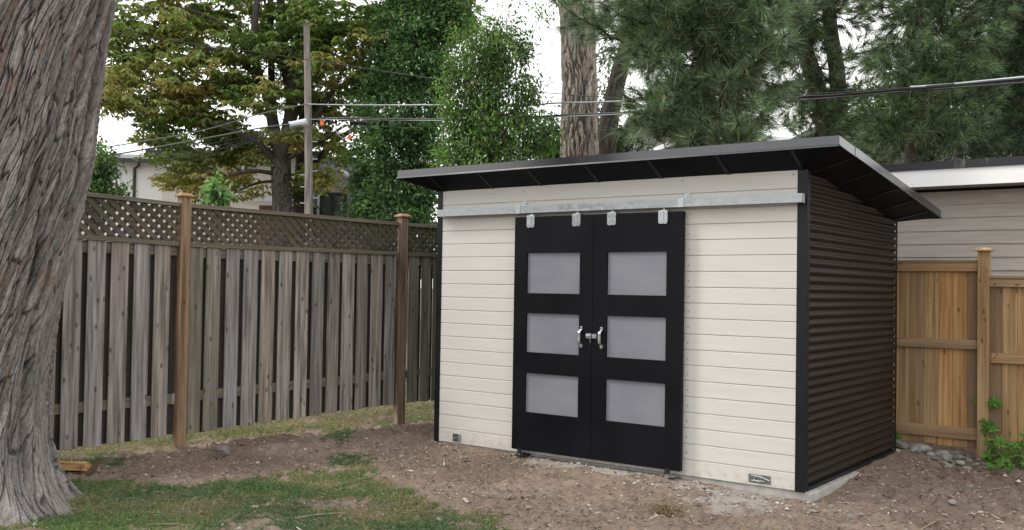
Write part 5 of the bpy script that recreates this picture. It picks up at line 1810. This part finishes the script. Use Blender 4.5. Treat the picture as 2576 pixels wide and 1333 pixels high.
# ---------------------------------------------------------------- creeper on the cedar fence
def palmate(bb, c, nrm, s, col):
    c, nrm = np.asarray(c, float), unit(np.asarray(nrm, float))
    t1 = unit(np.cross(nrm, np.array([0, 0, 1.0]) + rng.normal(size=3) * .1))
    t2 = unit(np.cross(nrm, t1))
    roll = rng.uniform(-.4, .4)
    for k in range(5):
        a = roll + (k - 2) * 1.12 + math.pi / 2
        d = t1 * math.cos(a) + t2 * -math.sin(a) * 1.0 + nrm * rng.uniform(-.1, .25)
        cc_ = (np.array(col) * rng.uniform(.75, 1.25))[None]
        side = unit(np.cross(d, nrm))
        L_, W__ = s * (1.0 - .16 * abs(k - 2)), s * .36
        P0 = c
        P1, P2 = c + d * L_ * .5 + side * W__ * .5 + nrm * .006, c + d * L_ * .5 - side * W__ * .5 + nrm * .006
        P3, P4 = c + d * L_ * .8 + side * W__ * .32, c + d * L_ * .8 - side * W__ * .32
        tip_ = c + d * L_ - nrm * .01
        mid_ = c + d * L_ * .6 - nrm * .004
        V = [P0, P1, P3, tip_, P4, P2, mid_]
        bb.add(V, [(0, 1, 6), (1, 2, 6), (2, 3, 6), (3, 4, 6), (4, 5, 6), (5, 0, 6)], np.tile(cc_, (7, 1)))


vine = thing('creeper_vine', (0.745, 2.66, 0), 'dry creeper stem with two green leaf sprigs climbing beside the cedar post', 'vine')
VO = (0.745, 2.66, 0)
b = MB()
b.tube(smooth_path([(.75, 2.66, 0), (.742, 2.675, .3), (.755, 2.675, .6), (.745, 2.675, .95), (.77, 2.675, 1.25), (.75, 2.675, 1.5), (.78, 2.665, 1.66)], 40), np.linspace(.007, .003, 40), 5, (0.20, 0.12, 0.08))
for z0 in (.95, 1.15, 1.35, 1.5):
    b.tube(smooth_path([(.75, 2.675, z0), (.78 + rng.uniform(-.02, .03), 2.67, z0 + .06), (.775, 2.672, z0 + .13), (.80, 2.668, z0 + .16)], 10), .003, 4, (0.19, 0.115, 0.08))
b.build('stem', M['chips'], vine, org=VO)
b = MB()
for c0 in ((.765, 2.63, .56), (.745, 2.63, .325)):
    for k in range(5):
        palmate(b, np.array(c0) + rng.normal(size=3) * np.array([.045, .02, .022]), (0.1 + rng.normal() * .25, -1, .55), rng.uniform(.06, .085), (0.11, 0.26, 0.04))
b.build('leaves', M['leaf'], vine, org=VO)
for (bx, by, n_, sx_, sz_, lab, nm) in ((1.02, 2.50, 46, .15, .13, 'leafy bright green creeper clump at the bottom right against the cedar fence', 'creeper_bush'), (.80, 2.50, 15, .05, .08, 'small creeper seedling at the foot of the cedar post', 'creeper_seedling'), (-.08, 2.62, 7, .035, .05, 'tiny green weed in the rubble beside the shed rear corner', 'weed'), (0.93, 2.20, 8, .06, .02, 'low green weed sprawling on the dirt below the creeper clump', 'weed')):
    z0 = float(ground_z(np.array([bx]), np.array([by]))[0])
    t = thing(nm, (bx, by, z0), lab, 'plant')
    b, bs = MB(), MB()
    for k in range(n_):
        c = np.array([bx + rng.normal() * sx_, by + rng.normal() * sx_ * .6, z0 + .05 + abs(rng.normal()) * sz_])
        palmate(b, c, (rng.normal() * .4, -.6 + rng.normal() * .3, .9), rng.uniform(.055, .085) * (1 if n_ > 10 else .75), (0.13, 0.29, 0.045))
        bs.tube(smooth_path([(bx + rng.normal() * sx_ * .4, by, z0), (c + np.array([bx, by, z0])) / 2 + rng.normal(size=3) * .01, c], 6), .0022, 4, (0.16, 0.17, 0.07))
    bs.build('stems', M['chips'], t, org=(bx, by, z0))
    b.build('leaves', M['leaf'], t, org=(bx, by, z0))

# ---------------------------------------------------------------- light, sky, camera
SUN = unit(np.array([-0.62, -0.42, 0.80]))
w = bpy.data.worlds.new('World')
SC.world = w
w.use_nodes = True
nt = w.node_tree
bg = nt.nodes['Background']
sky = nt.nodes.new('ShaderNodeTexSky')
sky.sky_type = 'NISHITA'
sky.sun_disc = False
sky.sun_elevation = math.asin(SUN[2])
sky.sun_rotation = math.atan2(SUN[0], SUN[1])
tc = nt.nodes.new('ShaderNodeTexCoord')
ns = nt.nodes.new('ShaderNodeTexNoise')
ns.inputs['Scale'].default_value = 2.2
ns.inputs['Detail'].default_value = 6
nt.links.new(tc.outputs['Generated'], ns.inputs['Vector'])
rp = nt.nodes.new('ShaderNodeValToRGB')
rp.color_ramp.elements[0].position = 0.30
rp.color_ramp.elements[0].color = (0.55, 0.55, 0.55, 1)
rp.color_ramp.elements[1].position = 0.52
rp.color_ramp.elements[1].color = (1, 1, 1, 1)
nt.links.new(ns.outputs['Fac'], rp.inputs['Fac'])
mx = nt.nodes.new('ShaderNodeMix')
mx.data_type = 'RGBA'
nt.links.new(rp.outputs[0], mx.inputs['Factor'])
nt.links.new(sky.outputs[0], mx.inputs['A'])
mx.inputs['B'].default_value = (17.3, 17.3, 17.2, 1)
nt.links.new(mx.outputs['Result'], bg.inputs['Color'])
bg.inputs['Strength'].default_value = 0.10
sl = bpy.data.lights.new('sun', 'SUN')
sl.energy = 2.1
sl.angle = math.radians(14)
sl.color = (1.0, 0.94, 0.85)
so = bpy.data.objects.new('sun', sl)
COL.objects.link(so)
so.rotation_euler = Vector(tuple(SUN)).to_track_quat('Z', 'Y').to_euler()

cam = bpy.data.cameras.new('camera')
cam.sensor_width = 36.0
cam.lens = 3239.44 / 3378 * 36.0
cam.clip_end = 1500
co = bpy.data.objects.new('camera', cam)
COL.objects.link(co)
Rm = Matrix(((RV[0], UV[0], -FV[0], CAM[0]), (RV[1], UV[1], -FV[1], CAM[1]), (RV[2], UV[2], -FV[2], CAM[2]), (0, 0, 0, 1)))
co.matrix_world = Rm
SC.camera = co
SC.view_settings.view_transform = 'Standard'
SC.view_settings.look = 'None'
SC.view_settings.exposure = 0
SC.cycles.max_bounces = 6
SC.cycles.transparent_max_bounces = 8
